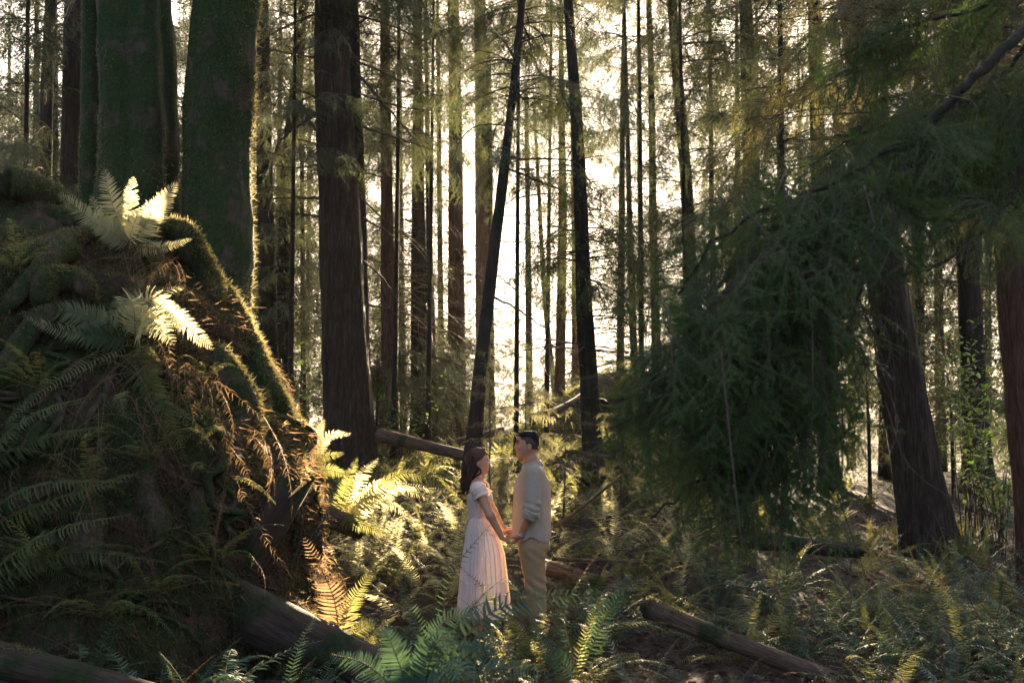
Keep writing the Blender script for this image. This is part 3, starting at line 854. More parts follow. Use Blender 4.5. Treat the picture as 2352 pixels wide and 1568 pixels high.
# ------------------------------------------------------------------ ferns
def frond(mb, P, W, pairs=34, seed=0, up=(0, 0, 1), droop=0.25, twist=0.25, dead=0.0, t0=0.10, stalk=0.0035, fwd=0.28, wide=0.145, miss=0.0):
    """one sword-fern frond along the rachis P; slot 0 blade, slot 1 stalk"""
    r = np.random.default_rng(seed)
    n = len(P)
    T = nrm(np.gradient(P, axis=0))
    S = nrm(np.cross(T, np.asarray(up, float)) + 1e-6)
    U = np.cross(S, T)
    tube(mb, P[::2], np.linspace(stalk, stalk * 0.3, len(P[::2])), 3, mat=1, cap=False)
    t = t0 + (0.995 - t0) * np.linspace(0, 1, pairs) ** 0.92
    f = t * (n - 1); k = np.minimum(f.astype(int), n - 2); fr = (f - k)[:, None]
    pos = P[k] * (1 - fr) + P[k + 1] * fr; tg, sd, un = T[k], S[k], U[k]
    u = (t - t0) / (1 - t0)
    prof = np.minimum(0.55 + u * 3.2, 1.0) * np.clip(1 - u, 0, 1) ** 0.62 + 0.05
    tri = []
    for s in (1, -1):
        L = (W * prof * r.uniform(0.86, 1.1, pairs) * (1 - dead * r.uniform(0.0, 0.6, pairs)))[:, None]
        miss_ = r.random(pairs) < 0.03 + 0.25 * dead + miss
        fw = fwd + r.normal(size=(pairs, 1)) * 0.07 + u[:, None] * 0.35
        d = nrm(sd * s + tg * fw + un * (r.normal(size=(pairs, 1)) * 0.12 + 0.15) + r.normal(size=(pairs, 3)) * 0.5 * dead)
        tw = (r.normal(size=(pairs, 1)) * twist + 0.25 * s)
        wv = nrm(tg - d * (tg * d).sum(1, keepdims=True))
        wv = nrm(wv + un * tw + r.normal(size=(pairs, 3)) * 0.6 * dead)
        wd = L * wide * r.uniform(0.85, 1.15, (pairs, 1)) * 0.5 * (1 - 0.4 * dead)
        dn = -un * droop * L + np.array([0, 0, -1.0]) * L * (0.10 + 0.7 * dead)
        a = pos - wv * wd * 0.8; b = pos + wv * wd * 1.1
        m1 = pos + d * L * 0.55 + dn * 0.28; c = m1 + wv * wd; e = m1 - wv * wd * 0.8
        tip = pos + d * L + dn + tg * L * 0.10
        q = np.stack([np.stack([a, e, c], 1), np.stack([a, c, b], 1), np.stack([e, tip, c], 1)], 1)[~miss_]
        # share vertices inside a blade so each blade is one island
        if len(q):
            v = np.stack([a, b, c, e, tip], 1)[~miss_]
            m_ = len(v)
            base = (np.arange(m_) * 5)[:, None]
            mb.add(v.reshape(-1, 3), np.concatenate([base + [0, 3, 2], base + [0, 2, 1], base + [3, 4, 2]]))
    return mb


def arch(a0, bend, n=25, sway=0.0):
    """unit-length rachis in the local xz plane starting at pitch a0 and bending down by bend radians"""
    s = np.linspace(0, 1, n)
    ang = a0 - bend * s ** 1.4
    dx = np.cos(ang); dz = np.sin(ang)
    P = np.stack([np.cumsum(dx), sway * s ** 2 * n, np.cumsum(dz)], -1) / n
    return P - P[0]


FV, FD = [], []
for k, (a, bnd) in enumerate([(1.45, 0.5), (1.4, 0.95), (1.25, 0.7), (1.2, 1.15), (1.1, 1.5), (0.95, 0.9), (0.9, 1.35), (0.75, 1.0), (0.7, 1.5), (0.55, 1.1), (0.45, 0.8), (1.3, 1.6), (1.0, 1.9), (0.8, 0.5), (1.15, 2.1), (0.6, 1.7)]):
    b_ = MB(); frond(b_, arch(a, bnd, sway=random.uniform(-0.2, 0.2)), random.uniform(0.085, 0.12), 36, 300 + k, twist=random.uniform(0.2, 0.5), droop=random.uniform(0.15, 0.5), miss=0.0 if k % 3 else 0.14)
    FV.append((a, b_.mesh('frond', [MT['fern'], MT['rachis']], smooth=False)))
for k, (a, bnd) in enumerate([(0.4, 2.0), (0.1, 1.6), (-0.3, 1.1), (0.6, 2.4), (-0.8, 0.7)]):
    b_ = MB(); frond(b_, arch(a, bnd, sway=random.uniform(-0.15, 0.15)), 0.085, 34, 340 + k, dead=0.8)
    FD.append(b_.mesh('dead_frond', [MT['fern_dead'], MT['rachis']], smooth=False))
FERN_SITES = []


def fern(loc, label, size=0.9, n=11, seed=0, az=None, dead=0, green=True, group=None, lean=(0, 0), pale=False, pick=None, zs=1.0):
    r = random.Random(seed)
    t = thing('sword_fern', loc, label, 'fern', group)
    t.rotation_euler = (lean[0], lean[1], 0)
    for k in range(n):
        a = 2 * math.pi * (k + r.uniform(-0.3, 0.3)) / n if az is None else az[0] + (az[1] - az[0]) * (k + r.uniform(0.1, 0.9)) / n
        a0, me = FV[r.choice(pick) if pick else r.randrange(len(FV))]
        o = link('frond', me, t)
        o.rotation_euler = (r.uniform(-0.35, 0.35), r.uniform(-0.12, 0.12), a)
        s = size * r.uniform(0.6, 1.15)
        o.scale = (s, s * r.uniform(0.75, 1.15), s * zs * r.uniform(0.75, 1.15))
        o.location = (0.03 * math.cos(a), 0.03 * math.sin(a), 0)
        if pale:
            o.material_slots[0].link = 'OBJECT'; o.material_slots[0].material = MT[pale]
    for k in range(dead):
        a = r.uniform(0, 6.28) if az is None else r.uniform(*az)
        o = link('dead_frond', r.choice(FD), t)
        o.rotation_euler = (r.uniform(-0.4, 0.4), r.uniform(-0.1, 0.3), a)
        s = size * r.uniform(0.6, 0.95)
        o.scale = (s, s, s)
    FERN_SITES.append((loc[0], loc[1], size))
    return t


def own_frond(t, p0, pm, p1, W, pairs=40, seed=0, mat_='fern', up=(0, 0, 1), droop=0.25, name='frond', dead=0.0, twist=0.25, stalk=0.004):
    """a frond of its own shape: base p0, highest point near pm, tip p1 (world points)"""
    P = catmull([p0, pm, p1], 31)
    mb = MB(); frond(mb, P, W, pairs, seed, up=up, droop=droop, dead=dead, twist=twist, stalk=stalk)
    return mb.build(name, [MT[mat_], MT['rachis']], t, smooth=False)


VIEW = (0, -1, 0.25)     # blades that turn their face towards the clearing's near side

# the sunlit fern on top of the mound
b0, _ = mound_hit(288, 592, 0.10)
tf = thing('sword_fern', b0, 'pale sunlit sword fern standing upright on top of the mound', 'fern')
for q, (mx, my, tx, ty, dd, W) in enumerate([(262, 480, 238, 386, 0.15, 0.17), (295, 490, 306, 406, 0.1, 0.14), (345, 500, 406, 420, 0.05, 0.17), (205, 500, 133, 442, -0.05, 0.15), (235, 510, 208, 448, 0.25, 0.13), (370, 568, 440, 549, -0.1, 0.085),
                                              (320, 500, 345, 460, 0.35, 0.12), (250, 530, 190, 500, -0.3, 0.13), (300, 540, 320, 480, -0.25, 0.12)]):
    own_frond(tf, b0 + [0, 0, 0.02], at(mx, my, b0[1] + dd * 0.5), at(tx, ty, b0[1] + dd), W, 36, 400 + q, 'fern_sunlit', up=VIEW, droop=0.1, twist=0.35)
for q in range(16):
    r = random.Random(q); o = link('dead_frond', FD[q % 5], tf)
    o.rotation_euler = (r.uniform(-0.4, 0.4), r.uniform(0, 0.4), r.uniform(-3.0, 0.4)); s = r.uniform(0.4, 0.75); o.scale = (s, s, s)

# the sunlit fern arching over the middle of the mound
b0, _ = mound_hit(300, 790, 0.08)
tf = thing('sword_fern', b0, 'bright sunlit sword fern with arching fronds across the middle of the mound', 'fern')
for q, (mx, my, tx, ty, dd, W, mt) in enumerate([(340, 690, 440, 760, -0.1, 0.17, 'fern_sunlit'), (300, 690, 235, 740, -0.4, 0.16, 'fern_sunlit'), (380, 720, 490, 800, 0.1, 0.15, 'fern_sunlit'), (180, 720, 40, 720, -0.3, 0.17, 'fern_sunlit'), (150, 760, 60, 730, -0.5, 0.14, 'fern_sunlit'),
                                                  (150, 860, 0, 980, -0.8, 0.10, 'fern_sunlit'), (340, 730, 400, 790, -0.6, 0.18, 'fern_sunlit'), (290, 700, 330, 640, 0.3, 0.14, 'fern_sunlit'), (360, 680, 420, 660, 0.3, 0.12, 'fern_sunlit'),
                                                  (330, 850, 400, 1000, -0.4, 0.15, 'fern'), (360, 900, 430, 1060, -0.45, 0.13, 'fern'), (230, 770, 110, 790, -0.3, 0.15, 'fern'), (200, 740, 0, 745, -0.2, 0.14, 'fern')]):
    own_frond(tf, b0, at(mx, my, b0[1] + dd * 0.55), at(tx, ty, b0[1] + dd), W, 40, 430 + q, mt, up=(0, -1, 0.5), droop=0.15, twist=0.35)
for q in range(30):
    r = random.Random(50 + q); o = link('dead_frond', FD[q % 5], tf)
    o.rotation_euler = (r.uniform(-0.5, 0.5), r.uniform(0, 0.6), r.uniform(-2.6, 0.2)); s = r.uniform(0.6, 1.15); o.scale = (s, s, s)
    o.location = (r.uniform(-0.3, 0.45), -0.1, r.uniform(-0.35, 0.0))

# old fern crowns on the mound's face: mostly dead fronds hanging down
for q, (px, py, nd, ng, lab) in enumerate([(300, 640, 14, 0, 'skirt of dead brown fronds hanging just below the top fern'), (370, 890, 16, 3, 'dead brown fern hanging on the mound face under the bright arching fern'), (480, 1010, 9, 3, 'withered fern with a few green fronds beside the burl'),
                                          (250, 960, 14, 2, 'dead brown fern hanging at the middle left of the mound'), (420, 1120, 9, 2, 'withered fern low on the mound near the broken stump'), (150, 1050, 10, 2, 'dead fern behind the fronds of the left edge')]):
    b0, n_ = mound_hit(px, py, 0.16)
    tf = thing('withered_fern', b0, lab, 'fern', 'withered ferns on the mound')
    r = random.Random(700 + q)
    for k in range(nd + ng):
        g = k >= nd
        o = link('frond' if g else 'dead_frond', FV[r.choice([8, 9, 10])][1] if g else FD[r.randrange(5)], tf)
        o.rotation_euler = (r.uniform(-0.5, 0.5), r.uniform(0.0, 0.7), r.uniform(-2.5, -0.4)); s = r.uniform(0.45, 0.95); o.scale = (s, s, s)
        o.location = (r.uniform(-0.28, 0.28), r.uniform(-0.05, 0.05), r.uniform(-0.15, 0.15))

# young green ferns rooted on the mound's face
for q, (px, py, sz, lab) in enumerate([(90, 900, 0.6, 'small green fern on the mound left of the hanging dead fronds'), (200, 1130, 0.65, 'green fern at the middle of the mound foot'), (330, 1060, 0.55, 'small green fern above the thick hanging root'), (100, 1290, 0.75, 'green fern low at the left of the mound'), (330, 1370, 0.75, 'green fern at the foot of the thick hanging root'),
                                      (440, 880, 0.5, 'small fern tucked below the bright arching fern'), (40, 640, 0.5, 'small fern among the curling roots at upper left'), (230, 1420, 0.8, 'green fern in the dark hollow left of the dark log'), (470, 1290, 0.7, 'green fern between the hanging root and the broken stump')]):
    b0, n_ = mound_hit(px, py, 0.12)
    fern(b0, lab, sz, 10, 7700 + q, az=(-2.9, -0.2), dead=3, pick=[4, 6, 7, 8, 9, 10], group='ferns on the mound')

# ferns growing low at the left edge, fronds reaching right across the mound's foot
for q, (px, py, fr_, lab) in enumerate([
    (-60, 1080, [(60, 960, 220, 905), (90, 1010, 260, 975), (40, 940, 110, 880), (120, 1060, 290, 1050)], 'sword fern at the left edge with golden backlit fronds below the bright arching fern'),
    (-90, 1230, [(70, 1120, 290, 1105), (120, 1150, 330, 1080), (60, 1180, 240, 1180), (10, 1150, 60, 1230)], 'sword fern at the left edge with fronds level with the broken stump'),
    (-80, 1360, [(100, 1230, 300, 1180), (150, 1270, 380, 1290), (60, 1290, 180, 1330), (120, 1330, 200, 1400)], 'low sword fern at the left edge with dotted sunlit leaflets')]):
    d0 = 6.2 - 0.15 * q
    b0 = at(px, py, d0)
    tf = thing('sword_fern', b0, lab, 'fern', 'ferns along the left edge')
    for k, (mx, my, tx, ty) in enumerate(fr_):
        own_frond(tf, b0, at(mx, my, d0 - 0.1 + 0.15 * k), at(tx, ty, d0 + 0.2 * k - 0.2), 0.14, 40, 460 + 10 * q + k, 'fern', up=(0, -0.6, 1), droop=0.45, twist=0.5)
    for k in range(5):
        own_frond(tf, b0, at(px + 90 + 30 * k, py - 90 + 40 * k, d0 + 0.3), at(px + 200 + 35 * k, py - 40 + 50 * k, d0 + 0.3), 0.13, 36, 500 + 10 * q + k, 'fern', up=(0, -0.4, 1), droop=0.5, twist=0.6)

# the tall fern between mound and cedar
b0 = np.append(at(690, 1150, 9.2)[:2], 0); b0[2] = at(690, 1130, 9.2)[2]
tf = thing('sword_fern', b0, 'tall green sword fern standing between the mound and the great cedar', 'fern')
for q, (mx, my, tx, ty, W, mt) in enumerate([(682, 1020, 685, 928, 0.13, 'fern'), (715, 1030, 745, 962, 0.14, 'fern_sunlit'), (745, 1010, 806, 995, 0.11, 'fern_sunlit'), (720, 1060, 790, 1040, 0.11, 'fern'), (650, 1060, 600, 1040, 0.14, 'fern'), (640, 1090, 590, 1110, 0.14, 'fern'), (705, 1040, 720, 985, 0.12, 'fern'), (740, 1080, 800, 1090, 0.12, 'fern')]):
    own_frond(tf, b0, at(mx, my, 9.2), at(tx, ty, 9.1), W, 40, 560 + q, mt, up=VIEW, droop=0.15, twist=0.3)

# the big sunlit fern left of the woman
b0 = at(770, 1215, 9.0)
tf = thing('sword_fern', b0, 'large sunlit sword fern arching towards the woman from the left', 'fern')
for q, (mx, my, tx, ty, W, mt, d1) in enumerate([(930, 1085, 1082, 1172, 0.16, 'fern', 8.9), (880, 1110, 1000, 1150, 0.17, 'fern_sunlit', 9.3), (830, 1090, 868, 1052, 0.14, 'fern_sunlit', 9.4), (800, 1100, 820, 1050, 0.13, 'fern', 9.3), (850, 1140, 940, 1180, 0.16, 'fern_sunlit', 8.8), (720, 1130, 650, 1120, 0.14, 'fern', 8.6), (790, 1190, 900, 1230, 0.14, 'fern', 8.4), (740, 1150, 700, 1200, 0.15, 'fern', 8.4), (900, 1120, 1040, 1130, 0.14, 'fern_sunlit', 9.6)]):
    own_frond(tf, b0, at(mx, my, 9.0 + (d1 - 9) * 0.5), at(tx, ty, d1), W, 44, 580 + q, mt, up=(0, -0.7, 1), droop=0.35, twist=0.25)

# the single tan backlit frond below it
b0 = at(782, 1510, 7.0)
tf = thing('sword_fern', b0, 'lone tan backlit frond with drooping comb-like leaflets beside the broken stump', 'fern')
own_frond(tf, b0, at(765, 1370, 7.0), at(700, 1235, 6.9), 0.16, 30, 610, 'fern_dead', up=VIEW, droop=0.2, twist=0.2, stalk=0.006)
own_frond(tf, b0, at(800, 1400, 7.2), at(860, 1300, 7.3), 0.13, 34, 611, 'fern', up=VIEW, droop=0.3)
own_frond(tf, b0, at(820, 1450, 7.2), at(880, 1420, 7.3), 0.13, 34, 612, 'fern', up=VIEW, droop=0.3)
own_frond(tf, b0, at(740, 1450, 7.0), at(690, 1400, 6.9), 0.13, 34, 613, 'fern', up=VIEW, droop=0.3)

# the near, out-of-focus fronds in front of the couple
b0 = at(960, 1640, 4.0)
tf = thing('sword_fern', b0, 'near blurred blue-green fern whose long frond crosses in front of the man', 'fern')
for q, (mx, my, tx, ty, W, d1) in enumerate([(1130, 1405, 1425, 1358, 0.11, 4.2), (1010, 1440, 1120, 1400, 0.10, 4.0), (1000, 1480, 1060, 1480, 0.11, 3.7), (1080, 1500, 1180, 1480, 0.12, 3.8), (900, 1480, 880, 1440, 0.11, 4.1), (1120, 1540, 1260, 1540, 0.11, 3.6), (1030, 1540, 1090, 1560, 0.12, 3.4), (850, 1530, 760, 1500, 0.11, 4.2)]):
    own_frond(tf, b0, at(mx, my, 4.0 + (d1 - 4) * 0.5), at(tx, ty, d1), W, 36, 620 + q, 'fern_deep_shaded', up=(0, -0.9, 0.7), droop=0.25, twist=0.25)
b0 = at(1010, 1600, 5.6)
tf = thing('sword_fern', b0, 'dark thin frond rising across the white dress and the joined hands', 'fern')
own_frond(tf, b0, at(1030, 1340, 5.6), at(1150, 1175, 5.6), 0.07, 30, 640, 'fern_deep_shaded', up=(0.4, -0.2, 1), droop=0.6, twist=0.6)
own_frond(tf, b0, at(1060, 1420, 5.6), at(1205, 1345, 5.5), 0.07, 30, 641, 'fern_deep_shaded', up=(0, -0.2, 1), droop=0.6, twist=0.6)
own_frond(tf, b0, at(960, 1440, 5.6), at(900, 1290, 5.6), 0.08, 34, 642, 'fern_deep_shaded', up=VIEW, droop=0.4)
own_frond(tf, b0, at(940, 1500, 5.6), at(830, 1400, 5.7), 0.09, 34, 643, 'fern_deep_shaded', up=VIEW, droop=0.4)
b0 = at(1330, 1560, 5.6)
tf = thing('sword_fern', b0, 'dark frond slanting across the man\'s trousers', 'fern')
own_frond(tf, b0, at(1300, 1400, 5.6), at(1400, 1225, 5.5), 0.07, 30, 645, 'fern_deep_shaded', up=(0.4, -0.2, 1), droop=0.6, twist=0.6)
own_frond(tf, b0, at(1400, 1400, 5.6), at(1500, 1310, 5.5), 0.09, 34, 646, 'fern_deep_shaded', up=VIEW, droop=0.4)
own_frond(tf, b0, at(1250, 1480, 5.6), at(1210, 1400, 5.7), 0.08, 34, 647, 'fern_deep_shaded', up=VIEW, droop=0.4)

# ferns that hide the couple's feet
for q, (px, d, sz, lab) in enumerate([(1258, 7.3, 1.08, 'fern standing right before the man\'s shins'), (1345, 7.7, 1.0, 'fern just right of the man\'s shins'), (1200, 7.3, 0.85, 'low fern before the gap between the couple'), (1090, 7.5, 0.5, 'low fern before the hem of the white dress'), (1030, 7.9, 0.7, 'fern left of the dress hem')]):
    x = (px - W0 / 2) / FPX * d
    fern((x, d, float(hgt(x, d)) - 0.02), lab, sz, 11, 8800 + q, pick=[2, 3, 4, 5, 6], pale='fern_deep_shaded' if q % 2 else None, dead=1)

for q, (px, d, sz) in enumerate([(1470, 6.7, 0.55), (1590, 6.5, 0.5), (1690, 6.3, 0.45), (1800, 6.2, 0.45)]):
    x = (px - W0 / 2) / FPX * d
    fern((x, d, float(hgt(x, d)) - 0.02), ('dim low fern below the near end of the slanting bark log', 'dim low fern under the upper middle of the bark log', 'dim low fern under the lower middle of the bark log', 'dim low fern under the far tip of the bark log')[q], sz, 9, 8900 + q, pick=[4, 5, 6, 7, 8, 9], pale='fern_deep_shaded', dead=2)

# beds of ferns
def bed(n, pxr, dr, size, label, group, seed, nf=(8, 13), mind=0.33, dead=0, pale=0.0, pick=None, zs=1.0, avoid=True, deep=False):
    r = random.Random(seed)
    tries, made = 0, 0
    while made < n and tries < n * 60:
        tries += 1
        d = r.uniform(*dr) ; px = r.uniform(*pxr)
        x = (px - W0 / 2) / FPX * d
        if np.hypot(x - MC[0], d - MC[1]) < 2.55:
            continue
        s = r.uniform(*size)
        if 1390 < px < 2000 and d < np.interp(px, [1492, 1895], [7.9, 7.0]) + 0.3 and d > 6.0:
            continue
        if avoid and abs(x - 0.0) < 0.62 and abs(d - 8.55) < 0.55:
            continue
        if any((x - a) ** 2 + (d - b) ** 2 < (mind * (s + c)) ** 2 for a, b, c in FERN_SITES):
            continue
        fern((x, d, float(hgt(x, d)) - 0.02), label(made, px, d, s), s, r.randint(*nf), seed * 1000 + made, dead=dead if r.random() < 0.6 else 0, group=group, pale='fern_deep_shaded' if r.random() < deep else ('fern_sunlit' if r.random() < pale else None), pick=pick, zs=zs)
        made += 1


def rel(px, d):
    """where a fern stands, told by the things near it"""
    if d < 6.3:
        return 'in the near row, below ' + ('the mound' if px < 450 else 'the broken stump' if px < 700 else 'the tan frond' if px < 900 else 'the white dress' if px < 1180 else 'the man' if px < 1400 else 'the slanting bark log' if px < 1900 else 'the leaning trunk')
    a = 'beside the broken stump' if px < 720 else 'under the arching sunlit fern' if px < 900 else 'just left of the woman' if px < 1060 else 'behind the couple' if px < 1280 else 'just right of the man' if px < 1420 else 'behind the slanting bark log' if px < 1680 else 'between bark log and trunk' if px < 1980 else 'by the leaning trunk' if px < 2200 else 'at the right edge'
    b = 'at the front' if d < 7.6 else 'level with them' if d < 9 else 'a step behind them' if d < 10.5 else 'up the slope' if d < 13 else 'far up the slope'
    return a + ', ' + b


UP = [0, 1, 2, 3, 4, 5, 11]
SPREAD = [2, 3, 4, 5, 6, 7, 8, 9, 12, 13, 14, 15]
def L_(adj):
    return lambda k, px, d, s: f"{'big ' if s > 0.95 else 'small ' if s < 0.68 else ''}{adj} fern {rel(px, d)}"


bed(36, (690, 1085), (8.9, 13.0), (0.7, 1.0), L_('sunlit'), 'sunlit ferns left of the couple', 1, dead=3, pale=0.6, pick=SPREAD, mind=0.21)
bed(16, (1085, 1290), (9.4, 14.0), (0.65, 0.9), L_('sunlit'), 'sunlit ferns behind the couple', 2, dead=3, pale=0.6, pick=SPREAD, mind=0.22)
bed(30, (1280, 1620), (9.0, 14.0), (0.65, 0.95), L_('half-lit'), 'half-lit ferns right of the couple', 3, dead=3, pale=0.5, pick=SPREAD, mind=0.22)
bed(60, (1290, 2440), (6.3, 9.8), (0.65, 1.1), L_('dark green'), 'dark ferns of the right-hand bed', 4, nf=(9, 14), dead=3, mind=0.24, deep=0.65)
bed(52, (1560, 2440), (9.4, 14.5), (0.55, 0.9), L_('dark green'), 'dark ferns under the hemlock', 5, nf=(7, 11), dead=2, deep=0.6, mind=0.23)
bed(22, (560, 1300), (6.0, 8.0), (0.5, 0.8), L_('shaded'), 'shaded ferns before the couple', 6, nf=(8, 12), dead=3, pick=SPREAD, mind=0.25, deep=0.5)
bed(16, (-60, 700), (4.3, 5.8), (0.95, 1.25), L_('shaded'), 'shaded ferns before the mound', 7, nf=(8, 11), dead=2, pick=[2, 3, 4, 5, 6, 11], mind=0.2, deep=True)
bed(7, (620, 1500), (4.6, 5.8), (0.62, 0.8), L_('blurred'), 'blurred ferns of the near row', 8, nf=(7, 9), pick=SPREAD, deep=True)
bed(12, (1420, 2400), (5.0, 6.0), (0.62, 0.85), L_('dark'), 'dark ferns of the near row', 9, nf=(7, 10), pick=[2, 3, 4, 5, 6, 11], deep=True, mind=0.25)

# far ferns on the hillock and behind the log: too small to show their fronds
FS = []
for k in range(4):
    b_ = MB(); r = random.Random(900 + k)
    for q in range(9):
        a0 = r.uniform(0.7, 1.4); P = arch(a0, r.uniform(0.6, 1.3), 13); a = 6.283 * q / 9 + r.uniform(-0.3, 0.3); c_, s_ = math.cos(a), math.sin(a)
        P = np.stack([P[:, 0] * c_ - P[:, 1] * s_, P[:, 0] * s_ + P[:, 1] * c_, P[:, 2]], -1) * r.uniform(0.7, 1.1)
        frond(b_, P, 0.12, 16, 910 + q, wide=0.3)
    FS.append(b_.mesh('hillside_fern', [MT['fern'], MT['rachis']], smooth=False))
r = random.Random(31)
for k in range(150):
    if k < 105:
        px, d = r.uniform(1180, 1640), r.uniform(14.5, 25); gl = ('green fern on the sunlit hillock behind the man', 'ferns on the hillock')
    elif k < 128:
        px, d = r.uniform(680, 1180), r.uniform(13.2, 21); gl = ('low fern behind the pale fallen log', 'ferns behind the fallen log')
    else:
        px, d = r.uniform(1650, 2420), r.uniform(12.5, 20); gl = ('dark fern on the shaded ground under the hemlock', 'ferns on the shaded ground at right')
    x = (px - W0 / 2) / FPX * d
    o = link('hillside_fern', FS[k % 4], None, np.array([x, d, float(hgt(x, d)) - 0.02]))
    s = r.uniform(0.4, 0.7) if k < 105 else r.uniform(0.55, 0.9); o.scale = (s, s, s); o.rotation_euler = (0, 0, r.uniform(0, 6.28))
    tag(o, gl[0], 'fern', gl[1])

# ------------------------------------------------------------------ logs and the broken stump
def log(name, label, p0, p1, r0, r1, bark, sides=20, bend=0.02, seed=0, cat='log', jag=(0.0, 0.0), moss=0, stubs=(), rough=0.08):
    p0, p1 = np.asarray(p0, float), np.asarray(p1, float)
    L = np.linalg.norm(p1 - p0); X = (p1 - p0) / L
    Y = nrm(np.cross([0, 0, 1.0], X)); Z = np.cross(X, Y)
    n = max(int(L / 0.09), 12)
    s = np.linspace(0, 1, n)
    P = np.stack([s * L, bend * L * np.sin(s * 3 + seed), 0.5 * bend * L * np.sin(s * 2.2 + 1 + seed)], -1)
    rr = np.random.default_rng(seed + 900)
    t = thing(name, p0, label, cat)
    M = Matrix(np.column_stack([X, Y, Z])).to_4x4(); M.translation = Vector(p0)
    t.matrix_world = M
    PIVOT[t.name] = np.zeros(3)
    mb = MB()
    V, D = tube(mb, P, r0 + (r1 - r0) * s, sides, disp=lambda th, s_, P_: 1 + rough * fbm(P_ * [0.35, 1, 1] + seed, 2.2, 3) + 0.04 * np.abs(np.sin(6 * th + 2 * noise3(P_ * [0.3, 1, 1], 1.0))))
    VV = mb.v[0].copy()
    # splintered ends: rings pulled along the axis unevenly round the section
    th = np.arange(sides)
    for e, (row, jg, sg) in enumerate(((0, jag[0], -1), (n - 1, jag[1], 1))):
        if jg:
            off = jg * (0.5 + 0.5 * np.sin(th * 0.9 + seed) + 0.45 * rr.normal(size=sides))
            VV[row * sides:(row + 1) * sides, 0] += sg * off
            VV[n * sides + e, 0] -= sg * jg * 0.8
    mb.v[0] = VV
    mb.build('wood', MT[bark], t)
    if moss:
        mm = MB()
        up = np.array([(Matrix(np.column_stack([X, Y, Z])).transposed() @ Vector((0, 0, 1)))]).ravel()
        tufts(mm, V, D, moss, 0.022, 0.006, 0.0, lambda p, nn: (nn @ up) * 0.9 + fbm(p, 0.8, 2) > 0.75, r=rr)
        o = mm.build('moss', MT['moss'], t, smooth=False); o['kind'] = 'stuff'
    for q, (u, ang, Ls, rs) in enumerate(stubs):
        c = P[int(u * (n - 1))]; dv = np.array([0.25, math.cos(ang), math.sin(ang)])
        mb = MB(); tube(mb, np.array([c, c + dv * Ls * 0.5 + [0.01, 0, 0], c + dv * Ls]), [rs, rs * 0.7, rs * 0.3], 6)
        mb.build('branch_stub', MT['log'], t)
    return t


log('fallen_log', 'pale fallen log lying behind the woman, left of the snag', at(868, 1002, 14.6), at(1085, 1046, 13.2), 0.095, 0.07, 'log', seed=1, moss=6000, bend=0.02, rough=0.16)
log('fallen_log', 'thin grey log resting beyond the pale fallen log beside the snag', at(1030, 1022, 16.5), at(1150, 985, 17.5), 0.07, 0.06, 'log', seed=2)
log('fallen_log', 'thin pale log running up the green hillock', at(1225, 962, 19.0), at(1350, 896, 23.0), 0.075, 0.06, 'log', seed=3)
log('fallen_log', 'slanting brown bark log in the lower right among dark ferns', at(1492, 1388, 7.9), at(1915, 1568, 7.0), 0.078, 0.058, 'log', seed=4, rough=0.14, moss=5000, jag=(0.03, 0.12), stubs=((0.33, -1.9, 0.2, 0.012), (0.45, -1.7, 0.24, 0.013), (0.42, 1.3, 0.12, 0.01), (0.62, 1.1, 0.1, 0.009)))
log('fallen_log', 'thick dark log lying in shadow at the bottom left', at(455, 1345, 7.15), at(950, 1612, 6.5), 0.17, 0.15, 'log_mossy', seed=5, jag=(0.12, 0), moss=4000, rough=0.12)
log('fallen_log', 'blurred mossy log across the bottom left corner', at(-60, 1505, 5.2), at(620, 1700, 4.9), 0.085, 0.08, 'log_mossy', seed=6, moss=6000)
log('broken_stump', 'broken leaning stump with a splintered top in front of the mound', at(470, 1425, 7.25), at(668, 1122, 7.35), 0.17, 0.125, 'log_mossy', 24, seed=7, cat='stump', jag=(0.0, 0.16), bend=0.008, rough=0.16)
log('rotten_log', 'rotten reddish log behind the man\'s legs', at(1245, 1302, 9.7), at(1430, 1350, 9.4), 0.075, 0.06, 'log', seed=8, jag=(0.06, 0.1), rough=0.2)
log('rotten_log', 'decayed dark log in the shade under the hemlock', at(1700, 1228, 10.5), at(1960, 1262, 10.8), 0.10, 0.08, 'log_mossy', seed=9, jag=(0.1, 0.1), rough=0.3, moss=6000)
log('fallen_branch', 'bare stick slanting up behind the man\'s shoulder', at(1268, 1205, 9.3), at(1492, 1040, 9.9), 0.016, 0.008, 'log', 8, seed=10, cat='branch', bend=0.03)
log('fallen_branch', 'bare stick lying level behind the man\'s waist', at(1265, 1280, 9.6), at(1480, 1296, 10.2), 0.02, 0.012, 'log', 8, seed=11, cat='branch', bend=0.03)
log('fallen_branch', 'thin dark branch on the ground beyond the man\'s head', at(1270, 1030, 13.5), at(1460, 1062, 13.5), 0.03, 0.02, 'log', 8, seed=12, cat='branch', bend=0.03)
log('fallen_log', 'dim log at the right edge behind the last ferns', at(2240, 1490, 7.6), at(2420, 1545, 7.2), 0.09, 0.08, 'log_mossy', seed=13, moss=1500)
log('fallen_log', 'sunlit log half hidden in ferns right of the stump', at(690, 1160, 8.6), at(830, 1215, 8.9), 0.10, 0.09, 'log', seed=14, moss=1500)

